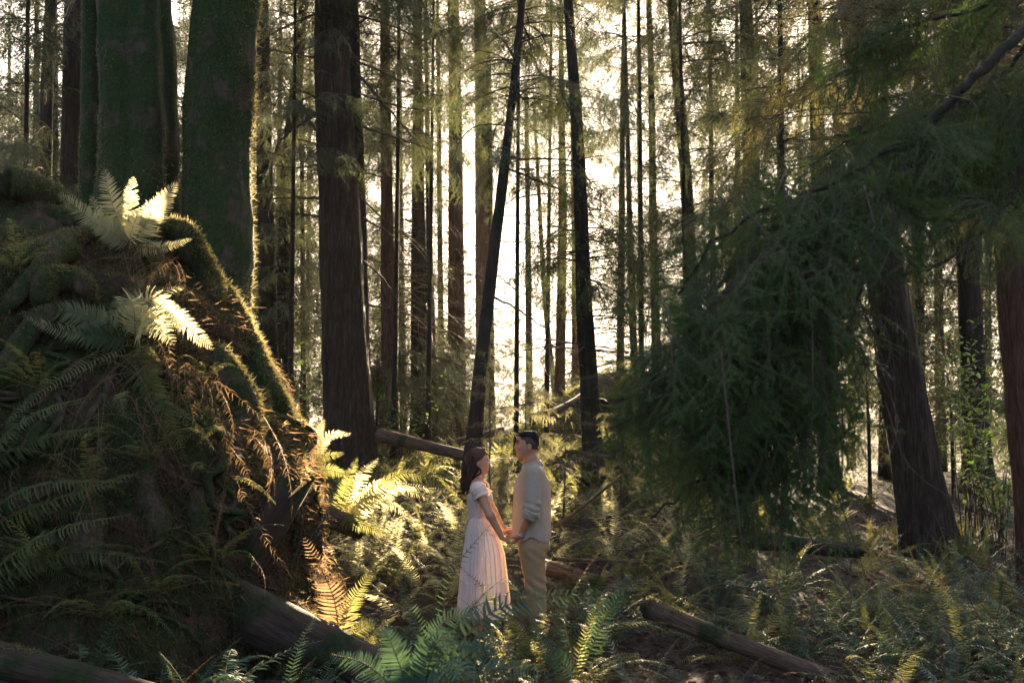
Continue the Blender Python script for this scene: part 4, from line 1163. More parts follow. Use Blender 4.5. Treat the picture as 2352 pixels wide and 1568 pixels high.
# ------------------------------------------------------------------ the near hemlock boughs at right
def hemlock_spray(seed, L=0.5, gap=0.0065):
    r = np.random.default_rng(seed)
    mb = MB(); tri = []
    bx, by = r.uniform(-0.10, 0.10), r.uniform(2, 5)
    main = lambda t: np.array([t * L, bx * t * t + 0.02 * math.sin(by * t + seed), -0.32 * t * t * L])
    tw = [(np.array([main(t) for t in np.linspace(0, 1, 12)]))]
    for k in range(22):
        t = 0.06 + 0.92 * (k + r.uniform(-0.4, 0.4)) / 21; s = r.choice([-1, 1])
        if r.random() < 0.12:
            continue
        t = min(max(t, 0.03), 0.98)
        l = (0.20 * (1 - t) ** 0.7 + 0.03) * r.uniform(0.35, 1.45); b = main(t)
        d = nrm(np.array([r.uniform(0.5, 1.1), s * r.uniform(0.45, 1.1), -0.15 + 0.3 * r.normal()]))
        u = np.linspace(0, 1, 6)[:, None]
        tw.append(b + d * l * u + np.array([0, 0, -1]) * l * r.uniform(0.1, 0.7) * u ** 2 + np.array([0, 1, 0]) * l * 0.2 * r.normal() * u ** 2)
        if l > 0.09:
            for v in (0.4, 0.65, 0.85):
                if r.random() < 0.75:
                    q = b + d * l * v + np.array([0, 0, -0.3]) * l * v * v; d2 = nrm(d + np.array([0, r.choice([-1, 1]) * 0.9, r.normal() * 0.3]))
                    tw.append(q + d2 * l * 0.4 * u + np.array([0, 0, -1]) * l * 0.12 * u ** 2)
    for P in tw:
        tube(mb, P, np.linspace(0.0022, 0.0007, len(P)), 3, mat=1, cap=False)
        seg = np.linalg.norm(np.diff(P, axis=0), axis=1).sum(); m_ = max(int(seg / gap), 4)
        f = np.linspace(0.08, 0.999, m_) * (len(P) - 1); k = f.astype(int); fr = (f - k)[:, None]
        p = P[k] * (1 - fr) + P[k + 1] * fr; T = nrm(P[k + 1] - P[k])
        S = nrm(np.cross(T, [0, 0, 1.0]))
        for s in (1, -1):
            d = nrm(S * s + T * 0.5 + r.normal(size=p.shape) * 0.3)
            l = r.uniform(0.007, 0.017, (m_, 1)); w = T * 0.0015
            tri.append(np.stack([p - w, p + w * 1.0, p + d * l * 0.6 + w * 1.3], 1)); tri.append(np.stack([p - w, p + d * l * 0.6 + w * 1.3, p + d * l], 1))
    mb.soup(np.concatenate(tri), 0)
    return mb


HS = [hemlock_spray(k).mesh('spray', [MT['needle_near'], MT['twig']], smooth=False) for k in range(8)]


def put_spray(parent, o, X, Nn, s, r, meshes=HS, mat_=None):
    X = nrm(X); Y = nrm(np.cross(Nn, X)); Z = np.cross(X, Y)
    ob = link('spray', meshes[r.integers(0, len(meshes))], parent)
    M = Matrix(np.column_stack([X, Y, Z]) * s).to_4x4(); M.translation = Vector(o - PIVOT[parent.name])
    ob.matrix_local = M
    if mat_:
        ob.material_slots[0].link = 'OBJECT'; ob.material_slots[0].material = mat_
    return ob


rh = np.random.default_rng(44)
h0 = at(2560, 200, 4.6); h0[2] = 0
th_ = thing('hemlock_tree', h0, 'near hemlock whose dark drooping boughs hang over the right side', 'tree')
mb = MB(); tube(mb, catmull([h0 - [0, 0, 0.2], h0 + [0, 0, 3], h0 + [-0.05, 0.05, 7]], 30), np.linspace(0.24, 0.15, 30), 20, disp=moss_disp(0.06, 1.3)); mb.build('trunk', MT['bark_dark'], th_)
BOUGHS = [
    ([(2560, -20, 4.6), (2400, 40, 4.4), (2290, 130, 4.2), (2180, 235, 4.1), (2110, 340, 4.0), (2060, 430, 3.9), (1990, 600, 3.8), (1950, 760, 3.8), (1880, 920, 3.8)], 0.034, 34),
    ([(2290, 130, 4.2), (2100, 300, 3.9), (1950, 400, 3.7), (1780, 470, 3.6), (1640, 560, 3.5), (1560, 680, 3.5)], 0.018, 40),
    ([(2060, 430, 3.9), (1900, 520, 3.5), (1740, 600, 3.3), (1600, 740, 3.2), (1490, 880, 3.2)], 0.016, 44),
    ([(1990, 600, 3.8), (1850, 720, 3.5), (1680, 830, 3.4), (1520, 930, 3.4), (1400, 985, 3.4)], 0.015, 44),
    ([(1950, 760, 3.8), (1850, 900, 3.6), (1720, 1020, 3.5), (1590, 1110, 3.5), (1500, 1190, 3.5)], 0.013, 40),
    ([(2400, 40, 4.4), (2360, 250, 4.0), (2330, 430, 3.8), (2230, 560, 3.6), (2130, 620, 3.5)], 0.015, 30),
    ([(2420, -60, 5.0), (2250, 20, 5.0), (2080, 60, 5.0), (1930, 130, 5.0)], 0.014, 24),
    ([(2400, 40, 4.6), (2280, 200, 5.0), (2150, 260, 5.2), (2000, 300, 5.2), (1860, 380, 5.2)], 0.014, 26),
    ([(2060, 430, 3.9), (2000, 560, 4.1), (1880, 640, 4.2), (1760, 760, 4.2), (1680, 900, 4.2)], 0.012, 24),
]
for q, (c, r0, ns) in enumerate(BOUGHS):
    P = catmull([(*at(px, py, d),) for px, py, d in c], 40)
    P[2:] += rh.normal(size=P[2:].shape) * 0.006
    mb = MB(); tube(mb, P, np.linspace(r0, 0.004, 40), 8)
    bo = mb.build('bough', MT['bark_dark'], th_)
    T = nrm(np.gradient(P, axis=0))
    tw = MB()
    for k in range(int(ns * 2.0)):
        u = 0.22 + 0.78 * rh.random() if q else 0.45 + 0.55 * rh.random()
        i_ = int(u * 39); p = P[i_]; sg = rh.choice([-1, 1])
        sd = nrm(np.cross(T[i_], [0, 0, 1.0]))
        X = T[i_] * rh.uniform(0.1, 1.0) + sd * sg * rh.uniform(0.1, 1.0) + np.array([0, 0, -1]) * rh.uniform(0.0, 1.0) + rh.normal(size=3) * 0.25
        p = p + rh.normal(size=3) * [0.10, 0.12, 0.07]
        sz = rh.uniform(0.4, 0.9)
        e = p + nrm(X) * 0.5 * sz; ce = e - CAM; f_ = ce @ FWD; ex, ey = W0 / 2 + FPX * (ce @ RGT) / f_, H0 / 2 - FPX * (ce @ UPV) / f_
        if ex < np.interp(ey, [380, 450, 600, 750, 900, 1000, 1100, 1250], [1720, 1640, 1600, 1560, 1440, 1400, 1490, 1570]) or ey > 1290 or (ey > 620 and ex > 1965):
            continue
        put_spray(bo, p, X, np.array([0, -0.5, 1.0]) + rh.normal(size=3) * 0.6, sz, rh)
        if rh.random() < 0.35:       # thin hanging twigs
            e = p + np.array([rh.normal() * 0.12, rh.normal() * 0.1, -rh.uniform(0.25, 0.7)])
            tube(tw, catmull([p, (p + e) / 2 + rh.normal(size=3) * 0.05, e], 8), np.linspace(0.004, 0.0015, 8), 4)
    if tw.n:
        o = tw.build('hanging_twigs', MT['twig'], bo); o['kind'] = 'stuff'

# a hemlock farther back at upper right, its layers catching yellow light
h1 = at(2520, 400, 9.0); h1[2] = 0.1
ht = thing('hemlock_tree', h1, 'hemlock at upper right with layered yellow-green sprays', 'tree')
mb = MB(); tube(mb, catmull([h1, h1 + [0, 0, 4], h1 + [0.1, 0, 8]], 20), np.linspace(0.09, 0.05, 20), 12); mb.build('trunk', MT['bark_dark'], ht)
rr = np.random.default_rng(48)
for q in range(60):
    px, py = rr.uniform(1680, 2400), rr.uniform(-80, 470)
    e = at(px, py, rr.uniform(7.0, 9.5)); s0 = np.array([h1[0] + (e[0] - h1[0]) * 0.1, h1[1] + (e[1] - h1[1]) * 0.1, e[2] + rr.uniform(0.2, 0.6)])
    P = catmull([s0, (s0 + e) / 2 + [0, 0, 0.12], e], 20)
    mb = MB(); tube(mb, P, np.linspace(0.012, 0.003, 20), 5); bo = mb.build('bough', MT['twig'], ht)
    T = nrm(np.gradient(P, axis=0))
    for k in range(5):
        i_ = int((0.25 + 0.75 * rr.random()) * 19); sg = rr.choice([-1, 1])
        X = T[i_] * rr.uniform(0.4, 1) + nrm(np.cross(T[i_], [0, 0, 1.0])) * sg * rr.uniform(0.3, 1.0) + np.array([0, 0, -1]) * rr.uniform(0.0, 0.35)
        put_spray(bo, P[i_], X, np.array([0, 0, 1.0]) + rr.normal(size=3) * 0.25, rr.uniform(1.0, 1.8), rr, mat_=MT['needle_olive'])

# lacy boughs: one bent branch with flat sprays on both sides, shared by the nearer conifers of the middle distance
def lacy_bough(seed):
    r = np.random.default_rng(seed)
    t = np.linspace(0, 1, 16)
    P = np.stack([1.7 * t, 0.12 * np.sin(3 * t + seed), 0.25 * t - 0.75 * t ** 2], -1)
    mb = MB(); tube(mb, P, np.linspace(0.012, 0.003, 16), 4, mat=1, cap=False)
    for k in range(17):
        u = 0.12 + 0.86 * (k + r.uniform(-0.3, 0.3)) / 16; f = min(u, 0.99) * 15; i_ = int(f); p = P[i_] + (P[i_ + 1] - P[i_]) * (f - i_); T = nrm(P[i_ + 1] - P[i_])
        X = nrm(T * r.uniform(0.4, 0.9) + np.array([0, r.choice([-1, 1]) * r.uniform(0.4, 1.0), -r.uniform(0.1, 0.6)]))
        Nn = np.array([0, 0, 1.0]) + r.normal(size=3) * 0.3
        Y = nrm(np.cross(Nn, X)); Z = np.cross(X, Y); M = np.stack([X, Y, Z], -1) * r.uniform(0.6, 1.25)
        L = 0.5
        axp = lambda a: np.array([a * L, 0.03 * math.sin(4 * a + k), -0.3 * a * a * L])
        tw = [np.array([axp(a) for a in np.linspace(0, 1, 7)])]
        for q in range(12):
            a = 0.08 + 0.88 * q / 11; l = (0.2 * (1 - a) ** 0.7 + 0.03) * r.uniform(0.4, 1.4); d = nrm(np.array([r.uniform(0.5, 1), (1 if q % 2 else -1) * r.uniform(0.5, 1.0), -0.2 + 0.3 * r.normal()]))
            v = np.linspace(0, 1, 4)[:, None]; tw.append(axp(a) + d * l * v + np.array([0, 0, -0.3]) * l * v * v)
        tri = []
        for Q in tw:
            seg = np.linalg.norm(np.diff(Q, axis=0), axis=1).sum(); m_ = max(int(seg / 0.017), 3)
            f = np.linspace(0.05, 0.999, m_) * (len(Q) - 1); kk = f.astype(int); fr = (f - kk)[:, None]
            c = Q[kk] * (1 - fr) + Q[kk + 1] * fr; T2 = nrm(Q[kk + 1] - Q[kk]); S2 = nrm(np.cross(T2, [0, 0, 1.0]))
            for s_ in (1, -1):
                d = nrm(S2 * s_ + T2 * 0.6 + r.normal(size=c.shape) * 0.3); l = r.uniform(0.018, 0.034, (m_, 1)); w = T2 * 0.0042
                tri.append(np.stack([c - w, c + w, c + d * l], 1))
        tri = np.concatenate(tri)
        mb.soup(np.einsum('ij,tkj->tki', M, tri) + p, 0)
    return mb.mesh('bough', [MT['needle'], MT['twig']], smooth=False)


LB = [lacy_bough(50 + k) for k in range(5)]


def hang_boughs(t, A, zr, n, seed, size=(0.6, 1.1), az=None):
    """hang shared boughs round a trunk axis A (x, y, z, r) between two heights, leaving the sun's gaps open"""
    r = np.random.default_rng(seed); k = tries = 0
    while k < n and tries < n * 12:
        tries += 1
        z = r.uniform(*zr); p = np.array([np.interp(z, A[:, 2], A[:, 0]), np.interp(z, A[:, 2], A[:, 1]), z])
        a = r.uniform(0, 6.283) if az is None else r.uniform(*az)
        s_ = r.uniform(*size)
        mid = np.array([p + np.array([math.cos(a), math.sin(a), -0.1]) * 1.7 * s_ * f for f in (0.3, 0.65, 1.0)])
        if in_gap(mid, np.random.default_rng(1)).any():
            continue
        o = link('bough', LB[r.integers(0, 5)], t)
        o.location = Vector(p - PIVOT[t.name]); o.rotation_euler = (r.normal() * 0.2, r.normal() * 0.15, a); o.scale = (s_, s_, s_)
        k += 1


def lacy_tree(label, px0, px1, d, w, zr, n, seed, top=12.0):
    b = at(px0, 1000, d); gz = float(hgt(b[0], d)); e = at(px1, 0, d)
    A = np.array([[b[0] + (e[0] - b[0]) * u, d + 0.15 * math.sin(3 * u + seed), gz - 0.1 + (top - gz) * u, w / 2 * (1 - 0.75 * u)] for u in np.linspace(0, 1, 24)])
    t, V, D = tree('hemlock_tree', label, None, d, 'bark_dark', sides=10, flare=0.2, seed=seed, axis=A, group='slim hemlocks of the middle distance')
    hang_boughs(t, A, zr, n, seed)
    return t


lacy_tree('slim hemlock with drooping boughs between the leaning snag and the glow', 1185, 1195, 15.5, 0.09, (2.2, 9.5), 36, 1)
lacy_tree('slim hemlock with drooping boughs just left of the tall dark trunk', 1255, 1270, 17.5, 0.10, (3.0, 10.5), 36, 2)
lacy_tree('slim hemlock with drooping boughs right of the sun', 1475, 1465, 16.0, 0.10, (2.4, 10.0), 36, 3)
lacy_tree('slim hemlock with drooping boughs at the tip of the near dark boughs', 1575, 1560, 14.5, 0.09, (2.2, 9.0), 36, 4)
lacy_tree('slim hemlock with drooping boughs left of the leaning snag', 985, 995, 18.5, 0.11, (2.6, 11.0), 36, 5)
lacy_tree('slim hemlock with drooping boughs close right of the great cedar', 905, 915, 17.5, 0.11, (3.0, 10.5), 36, 6)
lacy_tree('slim hemlock with drooping boughs between the mossy trunks and the great cedar', 660, 675, 15.5, 0.10, (2.6, 9.5), 36, 7)
lacy_tree('slim hemlock with drooping boughs at the far left', 40, 60, 13.5, 0.10, (3.5, 8.5), 36, 8)
lacy_tree('slim hemlock with drooping boughs behind the upper near boughs', 1800, 1790, 12.5, 0.10, (3.0, 8.0), 36, 9)
for o_, zr_, n_ in ((ts_, (4.2, 8.8), 26), (tc, (6.5, 11), 20), (tr, (6.0, 9.5), 22)):
    A_ = np.array([[*(o_.location), 0]]); ch = [c for c in o_.children if c.name.startswith('trunk')][0]
    co = np.empty(len(ch.data.vertices) * 3, np.float32); ch.data.vertices.foreach_get('co', co); co = co.reshape(-1, 3) + PIVOT[o_.name]
    zz_ = np.linspace(co[:, 2].min(), co[:, 2].max(), 24)
    A_ = np.array([[*co[np.abs(co[:, 2] - z) < 0.4][:, :2].mean(0), z, 0] for z in zz_ if (np.abs(co[:, 2] - z) < 0.4).any()])
    hang_boughs(o_, A_, zr_, n_, 900 + n_)

# pale backlit saplings
def sapling(label, px, d, ztop, w, layers, seed):
    r = np.random.default_rng(seed)
    x = (px - W0 / 2) / FPX * d; z0 = float(hgt(x, d))
    t = thing('hemlock_sapling', (x, d, z0), label, 'sapling')
    mb = MB(); b0 = np.array([x, d, z0 - 0.05]); b1 = np.array([x + 0.03, d, ztop])
    tube(mb, catmull([b0, (b0 + b1) / 2 + [0.02, 0, 0], b1], 12), np.linspace(0.014, 0.003, 12), 6); mb.build('stem', MT['twig'], t)
    for k in range(layers):
        u = (k + 0.5) / layers; z = ztop - (ztop - z0) * 0.9 * u
        a = r.uniform(0, 6.28) if k % 3 == 0 else r.choice([0, math.pi]) + r.normal() * 0.5
        L = w * (0.25 + 0.75 * u) * r.uniform(0.7, 1.15)
        h = np.array([math.cos(a), math.sin(a), 0]); p = np.array([x + 0.02, d, z]); e = p + h * L + [0, 0, -0.12 * L + 0.05]
        P = catmull([p, (p + e) / 2 + [0, 0, 0.06 * L], e], 12)
        mb = MB(); tube(mb, P, np.linspace(0.005, 0.0015, 12), 4); bo = mb.build('bough', MT['twig'], t)
        for q in range(max(int(L / 0.075), 3)):
            i_ = int((0.15 + 0.85 * r.random()) * 11); T = nrm(P[min(i_ + 1, 11)] - P[max(i_ - 1, 0)])
            X = T * r.uniform(0.4, 1) + np.cross(T, [0, 0, 1.0]) * r.choice([-1, 1]) * r.uniform(0.3, 1.0)
            put_spray(bo, P[i_], X, np.array([0, 0, 1.0]) + r.normal(size=3) * 0.2, r.uniform(0.35, 0.62), r, mat_=MT['needle_pale'])
    return t


sapling('pale backlit hemlock sapling above and between the couple\'s heads', 1200, 11.2, at(1200, 880, 11.2)[2], 0.62, 20, 1)
sapling('pale backlit sapling in front of the leaning snag', 1118, 10.9, at(1118, 800, 10.9)[2], 0.26, 13, 2)
sapling('small pale sapling just right of the man\'s head', 1290, 11.8, at(1290, 935, 11.8)[2], 0.4, 10, 3)
sapling('green sapling on the slope right of the man', 1420, 12.5, at(1420, 925, 12.5)[2], 0.5, 12, 4)

# broad-leaved shrubs
def leaf_shape(L, w):
    s = np.array([[0, 0, 0], [0.35, 0.5, -0.03], [0.7, 0.42, -0.06], [1, 0, -0.12], [0.7, -0.42, -0.06], [0.35, -0.5, -0.03], [0.5, 0, 0.03]])
    return s * [L, w, L], [[0, 6, 1], [1, 6, 2], [2, 6, 3], [3, 6, 4], [4, 6, 5], [5, 6, 0]]


LS, LT = leaf_shape(1, 0.55)


def shrub(label, px, d, py0, py1, wpx, n, seed, leaf=0.07, group=None):
    r = np.random.default_rng(seed)
    x = (px - W0 / 2) / FPX * d; z0 = float(hgt(x, d))
    t = thing('leafy_shrub', (x, d, z0), label, 'shrub', group)
    st, lv = MB(), MB()
    for k in range(n):
        e = at(px + r.uniform(-wpx, wpx), r.uniform(py0, py1), d + r.uniform(-0.6, 0.6)); b = np.array([x + r.normal() * 0.1, d + r.normal() * 0.1, z0])
        P = catmull([b, (b + e) / 2 + [0, 0, 0.15 * abs(e[2] - z0)] + r.normal(size=3) * 0.05, e], 16)
        tube(st, P, np.linspace(0.010, 0.002, 16), 4)
        m_ = 26
        i_ = (16 * (0.35 + 0.65 * r.random(m_))).astype(int).clip(0, 15); p = P[i_] + r.normal(size=(m_, 3)) * 0.10
        X = nrm(r.normal(size=(m_, 3)) * [1, 1, 0.3] + [0, 0, -0.25]); Nn = np.array([0, 0, 1.0]) + r.normal(size=(m_, 3)) * 0.4
        Y = nrm(np.cross(Nn, X)); Z = np.cross(X, Y)
        S = leaf * r.uniform(0.6, 1.3, m_)
        M = np.stack([X, Y, Z], -1) * S[:, None, None]
        V = np.einsum('nij,kj->nki', M, LS) + p[:, None]
        lv.add(V.reshape(-1, 3), (np.arange(m_)[:, None, None] * 7 + np.array(LT)[None]).reshape(-1, 3))
    st.build('stem', MT['twig'], t); o = lv.build('foliage', MT['leaf'], t, smooth=False); o['kind'] = 'stuff'
    return t


shrub('green leafy shrub in the gap between the mound and the great cedar', 640, 13.0, 760, 920, 95, 22, 1)
shrub('bright green leafy shrub at right behind the leaning trunk', 2230, 13.5, 740, 960, 95, 24, 2, 0.085)
shrub('low leafy shrub below the bright green one at right', 2290, 13.0, 930, 1060, 80, 14, 3, 0.07)
shrub('leafy shrub at the right end of the pale fallen log', 930, 17.0, 880, 970, 60, 12, 5, 0.07)

# dry twiggy stems at the lower right edge
td = thing('dry_stem', (*(at(2300, 1560, 7.4)[:2]), 0.0), 'thin bare branching stem among the ferns at the lower right edge', 'plant')
for q, c in enumerate([[(2300, 1600), (2290, 1450), (2310, 1330), (2350, 1240)], [(2292, 1480), (2240, 1400), (2215, 1330)], [(2296, 1440), (2330, 1400), (2350, 1370)], [(2290, 1500), (2210, 1460), (2130, 1420)]]):
    limb(td, [at(px, py, 7.4) for px, py in c], 0.007, 0.002, name='stem', seed=q, mat_=MT['log'], n=12)

# ------------------------------------------------------------------ litter on the forest floor
r_ = np.random.default_rng(5)
m_ = 42000
yy = r_.uniform(4.5, 17, m_); xx = (r_.uniform(-100, 2450, m_) - W0 / 2) / FPX * yy
pp = np.stack([xx, yy, hgt(xx, yy) + r_.uniform(0.0, 0.03, m_)], -1)
X = nrm(r_.normal(size=(m_, 3)) * [1, 1, 0.35]); Nn = np.array([0, 0, 1.0]) + r_.normal(size=(m_, 3)) * 0.5
Y = nrm(np.cross(Nn, X)); Lf = r_.uniform(0.015, 0.055, (m_, 1)); wf = np.where(r_.random((m_, 1)) < 0.4, 0.08, 0.4)
mb = MB()
V = np.stack([pp - X * Lf, pp + Y * Lf * wf, pp + X * Lf, pp - Y * Lf * wf], 1)
mb.add(V.reshape(-1, 3), quads=np.arange(m_ * 4).reshape(-1, 4))
o = mb.build('leaf_litter', MT['litter'], smooth=False)
tag(o, 'brown fallen leaves and bits of twig covering the forest floor', 'leaf litter', kind='stuff')

# low green herbs and moss carpet on the hillock and slope
r_ = np.random.default_rng(6)
m_ = 46000
yy = r_.uniform(13.0, 27, m_); xx = (r_.uniform(650, 1750, m_) - W0 / 2) / FPX * yy
kp = fbm(np.stack([xx, yy, xx * 0], -1), 0.5, 2) > -0.15
xx, yy = xx[kp], yy[kp]
pp = np.stack([xx, yy, hgt(xx, yy)], -1)
mb = MB(); blades(mb, pp, np.tile([0.0, 0.0, 1.0], (len(pp), 1)), 0.07, 0.014, 0.5, 0, r_, 0.6, 0.55)
o = mb.build('ground_cover', MT['herb'], smooth=False)
tag(o, 'low green herbs and moss covering the slope and hillock', 'ground cover', kind='stuff')

# ------------------------------------------------------------------ the couple
YP = 8.55


def C(cx, cy, dy=0.0):
    """a point of the couple: cx, cy run along and down the pair's side view, dy is depth from their common line"""
    return np.array([cx * 0.001227 - 0.6995, YP + dy, 1.737 - (cy - 150) * 0.001227])


class Field:
    """signed distance field on a grid, shapes blended together, then turned into one closed surface"""

    def __init__(self, lo, hi, h):
        self.h = h
        self.ax = [np.arange(a, b + h, h) for a, b in zip(lo, hi)]
        self.D = np.full([len(a) for a in self.ax], 0.5)

    def _box(self, lo, hi):
        s = []
        for a, l, u in zip(self.ax, lo, hi):
            s.append(slice(int(np.searchsorted(a, l)), int(np.searchsorted(a, u)) + 1))
        g = np.meshgrid(*[a[q] for a, q in zip(self.ax, s)], indexing='ij')
        return tuple(s), np.stack(g, -1)

    def _mix(self, s, d, k, op='u'):
        D = self.D[s]
        if op == 'u':
            h = np.clip(0.5 + 0.5 * (D - d) / k, 0, 1)
            self.D[s] = D * (1 - h) + d * h - k * h * (1 - h)
        elif op == 's':
            h = np.clip(0.5 - 0.5 * (D + d) / k, 0, 1)
            self.D[s] = D * (1 - h) - d * h + k * h * (1 - h)

    def cone(self, a, b, ra, rb, k=0.02, op='u'):
        a, b = np.asarray(a, float), np.asarray(b, float)
        m = max(ra, rb) + k + 3 * self.h
        s, P = self._box(np.minimum(a, b) - m, np.maximum(a, b) + m)
        if P.size == 0:
            return self
        ab = b - a
        t = np.clip(((P - a) @ ab) / max(ab @ ab, 1e-12), 0, 1)
        d = np.linalg.norm(P - a - t[..., None] * ab, axis=-1) - (ra + (rb - ra) * t)
        self._mix(s, d, k, op)
        return self

    def chain(self, pts, rad, k=0.02):
        for a, b, ra, rb in zip(pts[:-1], pts[1:], rad[:-1], rad[1:]):
            self.cone(a, b, ra, rb, k)
        return self

    def ell(self, c, r, k=0.02, op='u', rot=None):
        c, r = np.asarray(c, float), np.asarray(r, float)
        m = r.max() + k + 3 * self.h
        s, P = self._box(c - m, c + m)
        if P.size == 0:
            return self
        q = P - c
        if rot is not None:
            q = q @ np.array(Euler(rot).to_matrix())
        n0 = np.linalg.norm(q / r, axis=-1); n1 = np.linalg.norm(q / r ** 2, axis=-1)
        self._mix(s, n0 * (n0 - 1) / np.maximum(n1, 1e-6), k, op)
        return self

    def grid(self):
        return np.stack(np.meshgrid(*self.ax, indexing='ij'), -1)

    def push(self, fn):
        """shift the surface by fn(points), worked out only close to it"""
        w = np.abs(self.D) < 0.03
        k = np.nonzero(w)
        self.D[w] += fn(np.stack([a[q] for a, q in zip(self.ax, k)], -1))
        return self

    def surface(self):
        D, h = self.D, self.h
        S = D < 0
        nx, ny, nz = D.shape
        acc = np.zeros((nx - 1, ny - 1, nz - 1, 3)); cnt = np.zeros((nx - 1, ny - 1, nz - 1))
        for axis in range(3):
            o1, o2 = [a for a in range(3) if a != axis]
            for b1 in (0, 1):
                for b2 in (0, 1):
                    sl0 = [slice(0, -1)] * 3
                    sl0[o1] = slice(b1, D.shape[o1] - 1 + b1); sl0[o2] = slice(b2, D.shape[o2] - 1 + b2)
                    sl1 = list(sl0); sl1[axis] = slice(1, None)
                    d0, d1 = D[tuple(sl0)], D[tuple(sl1)]
                    w = (d0 < 0) != (d1 < 0)
                    t = np.where(w, d0 / np.where(w, d0 - d1, 1), 0)
                    off = np.zeros(3); off[o1] = b1; off[o2] = b2
                    acc[w] += off; acc[..., axis][w] += t[w]; cnt += w
        cells = np.argwhere(cnt > 0)
        idx = -np.ones(cnt.shape, int); idx[tuple(cells.T)] = np.arange(len(cells))
        V = (cells + acc[tuple(cells.T)] / cnt[tuple(cells.T)][:, None]) * h + np.array([a[0] for a in self.ax])
        Q = []
        for axis in range(3):
            o1, o2 = [(1, 2), (2, 0), (0, 1)][axis]
            sl0 = [slice(None)] * 3; sl1 = [slice(None)] * 3
            sl0[axis] = slice(0, -1); sl1[axis] = slice(1, None)
            ch = S[tuple(sl0)] != S[tuple(sl1)]
            e = np.argwhere(ch)
            e = e[(e[:, o1] > 0) & (e[:, o2] > 0) & (e[:, o1] < D.shape[o1] - 1) & (e[:, o2] < D.shape[o2] - 1)]
            c = []
            for a, b in ((1, 1), (0, 1), (0, 0), (1, 0)):
                q = e.copy(); q[:, o1] -= a; q[:, o2] -= b
                c.append(idx[tuple(q.T)])
            q = np.stack(c, -1)
            fl = S[tuple(e.T)]
            q[~fl] = q[~fl][:, ::-1]
            Q.append(q)
        Q = np.concatenate(Q)
        # one light smoothing pass
        for lam in (0.5, -0.45):
            sm = np.zeros_like(V); n_ = np.zeros(len(V))
            for a in range(4):
                for b in (1, 3):
                    np.add.at(sm, Q[:, a], V[Q[:, (a + b) % 4]]); np.add.at(n_, Q[:, a], 1)
            V = V + lam * (sm / np.maximum(n_, 1)[:, None] - V)
        return MB().add(V, quads=Q)


def hand(F, wrist, tip, normal, side, curl, r=0.0085, L=0.085, thumb=0.5, k=0.008, spread=0.019):
    """palm from wrist towards tip, four fingers of unequal length that bend towards normal, thumb leaving the palm's side"""
    f = nrm(np.asarray(tip) - np.asarray(wrist)); n = nrm(np.asarray(normal) - f * (np.asarray(normal) @ f)); s = np.cross(n, f) * side
    w = np.asarray(wrist, float)
    for u in (-1.3, -0.4, 0.5, 1.3):
        F.cone(w + s * u * 0.009 + f * 0.012, w + s * u * spread + f * L, 0.013, 0.0115, 0.012)
    for q, (u, l) in enumerate(((-1.45, 0.060), (-0.5, 0.076), (0.5, 0.082), (1.4, 0.074))):
        p = w + s * u * spread + f * L; a = curl[0]
        for j, fr in enumerate((0.46, 0.30, 0.24)):
            d = f * math.cos(a) + n * math.sin(a) + s * u * 0.03
            e = p + d * l * fr
            F.cone(p, e, r * (1 - 0.1 * j), r * (0.9 - 0.1 * j), 0.003)
            p = e; a += curl[1]
    p = w + s * 0.022 + f * 0.022
    for j, l in enumerate((0.035, 0.03, 0.025)):
        d = nrm(s * (0.9 - 0.35 * j) + f * (0.6 + 0.25 * j) + n * thumb)
        e = p + d * l
        F.cone(p, e, 0.0115 - 0.0015 * j, 0.010 - 0.0015 * j, 0.006); p = e


MT['skin_m'] = plain_mat('skin_tan', (0.42, 0.20, 0.105), 0.5, 0.10, 6, spec=0.35)
MT['skin_w'] = plain_mat('skin_warm', (0.50, 0.25, 0.14), 0.5, 0.08, 6, spec=0.35)
MT['shirt'] = plain_mat('linen_shirt', (0.44, 0.365, 0.275), 0.9, 0.10, 60, bump=0.25, spec=0.1, trans=(0.75, 0.62, 0.45), tw=0.22)
MT['trousers'] = plain_mat('tan_cotton', (0.30, 0.195, 0.10), 0.9, 0.12, 40, bump=0.25, spec=0.1)
MT['dress'] = plain_mat('white_cotton', (0.80, 0.725, 0.65), 0.9, 0.05, 30, bump=0.15, spec=0.1, trans=(0.95, 0.78, 0.62), tw=0.38)
MT['hair_black'] = plain_mat('black_hair', (0.009, 0.007, 0.006), 0.6, 0.4, 60, bump=0.4, spec=0.12)
MT['hair_fade'] = plain_mat('clipped_hair', (0.075, 0.045, 0.032), 0.7, 0.3, 200, spec=0.2)
MT['hair_brown'] = leaf_mat('brown_hair', [(0.010, 0.006, 0.005), (0.022, 0.012, 0.008), (0.085, 0.042, 0.022)], (0.30, 0.14, 0.06), 0.06, 0.6, 0.2)
MT['lip'] = plain_mat('lip', (0.42, 0.15, 0.11), 0.45)
MT['steel'] = plain_mat('steel', (0.6, 0.6, 0.58), 0.3, 0.1, metal=1.0)
MT['dial'] = plain_mat('watch_dial', (0.35, 0.4, 0.36), 0.25)
MT['shoe'] = plain_mat('brown_shoe', (0.10, 0.055, 0.03), 0.6)
MT['necklace'] = plain_mat('gold', (0.75, 0.5, 0.2), 0.3, metal=1.0)
MT['eye'] = plain_mat('eye_dark', (0.03, 0.018, 0.012), 0.3)


def blob(name, mat_, parent, c, r, rot=None, h=0.0022):
    m_ = np.max(r) + 4 * h
    return Field(np.asarray(c) - m_, np.asarray(c) + m_, h).ell(c, r, 0.001, rot=rot).surface().build(name, mat_, parent)


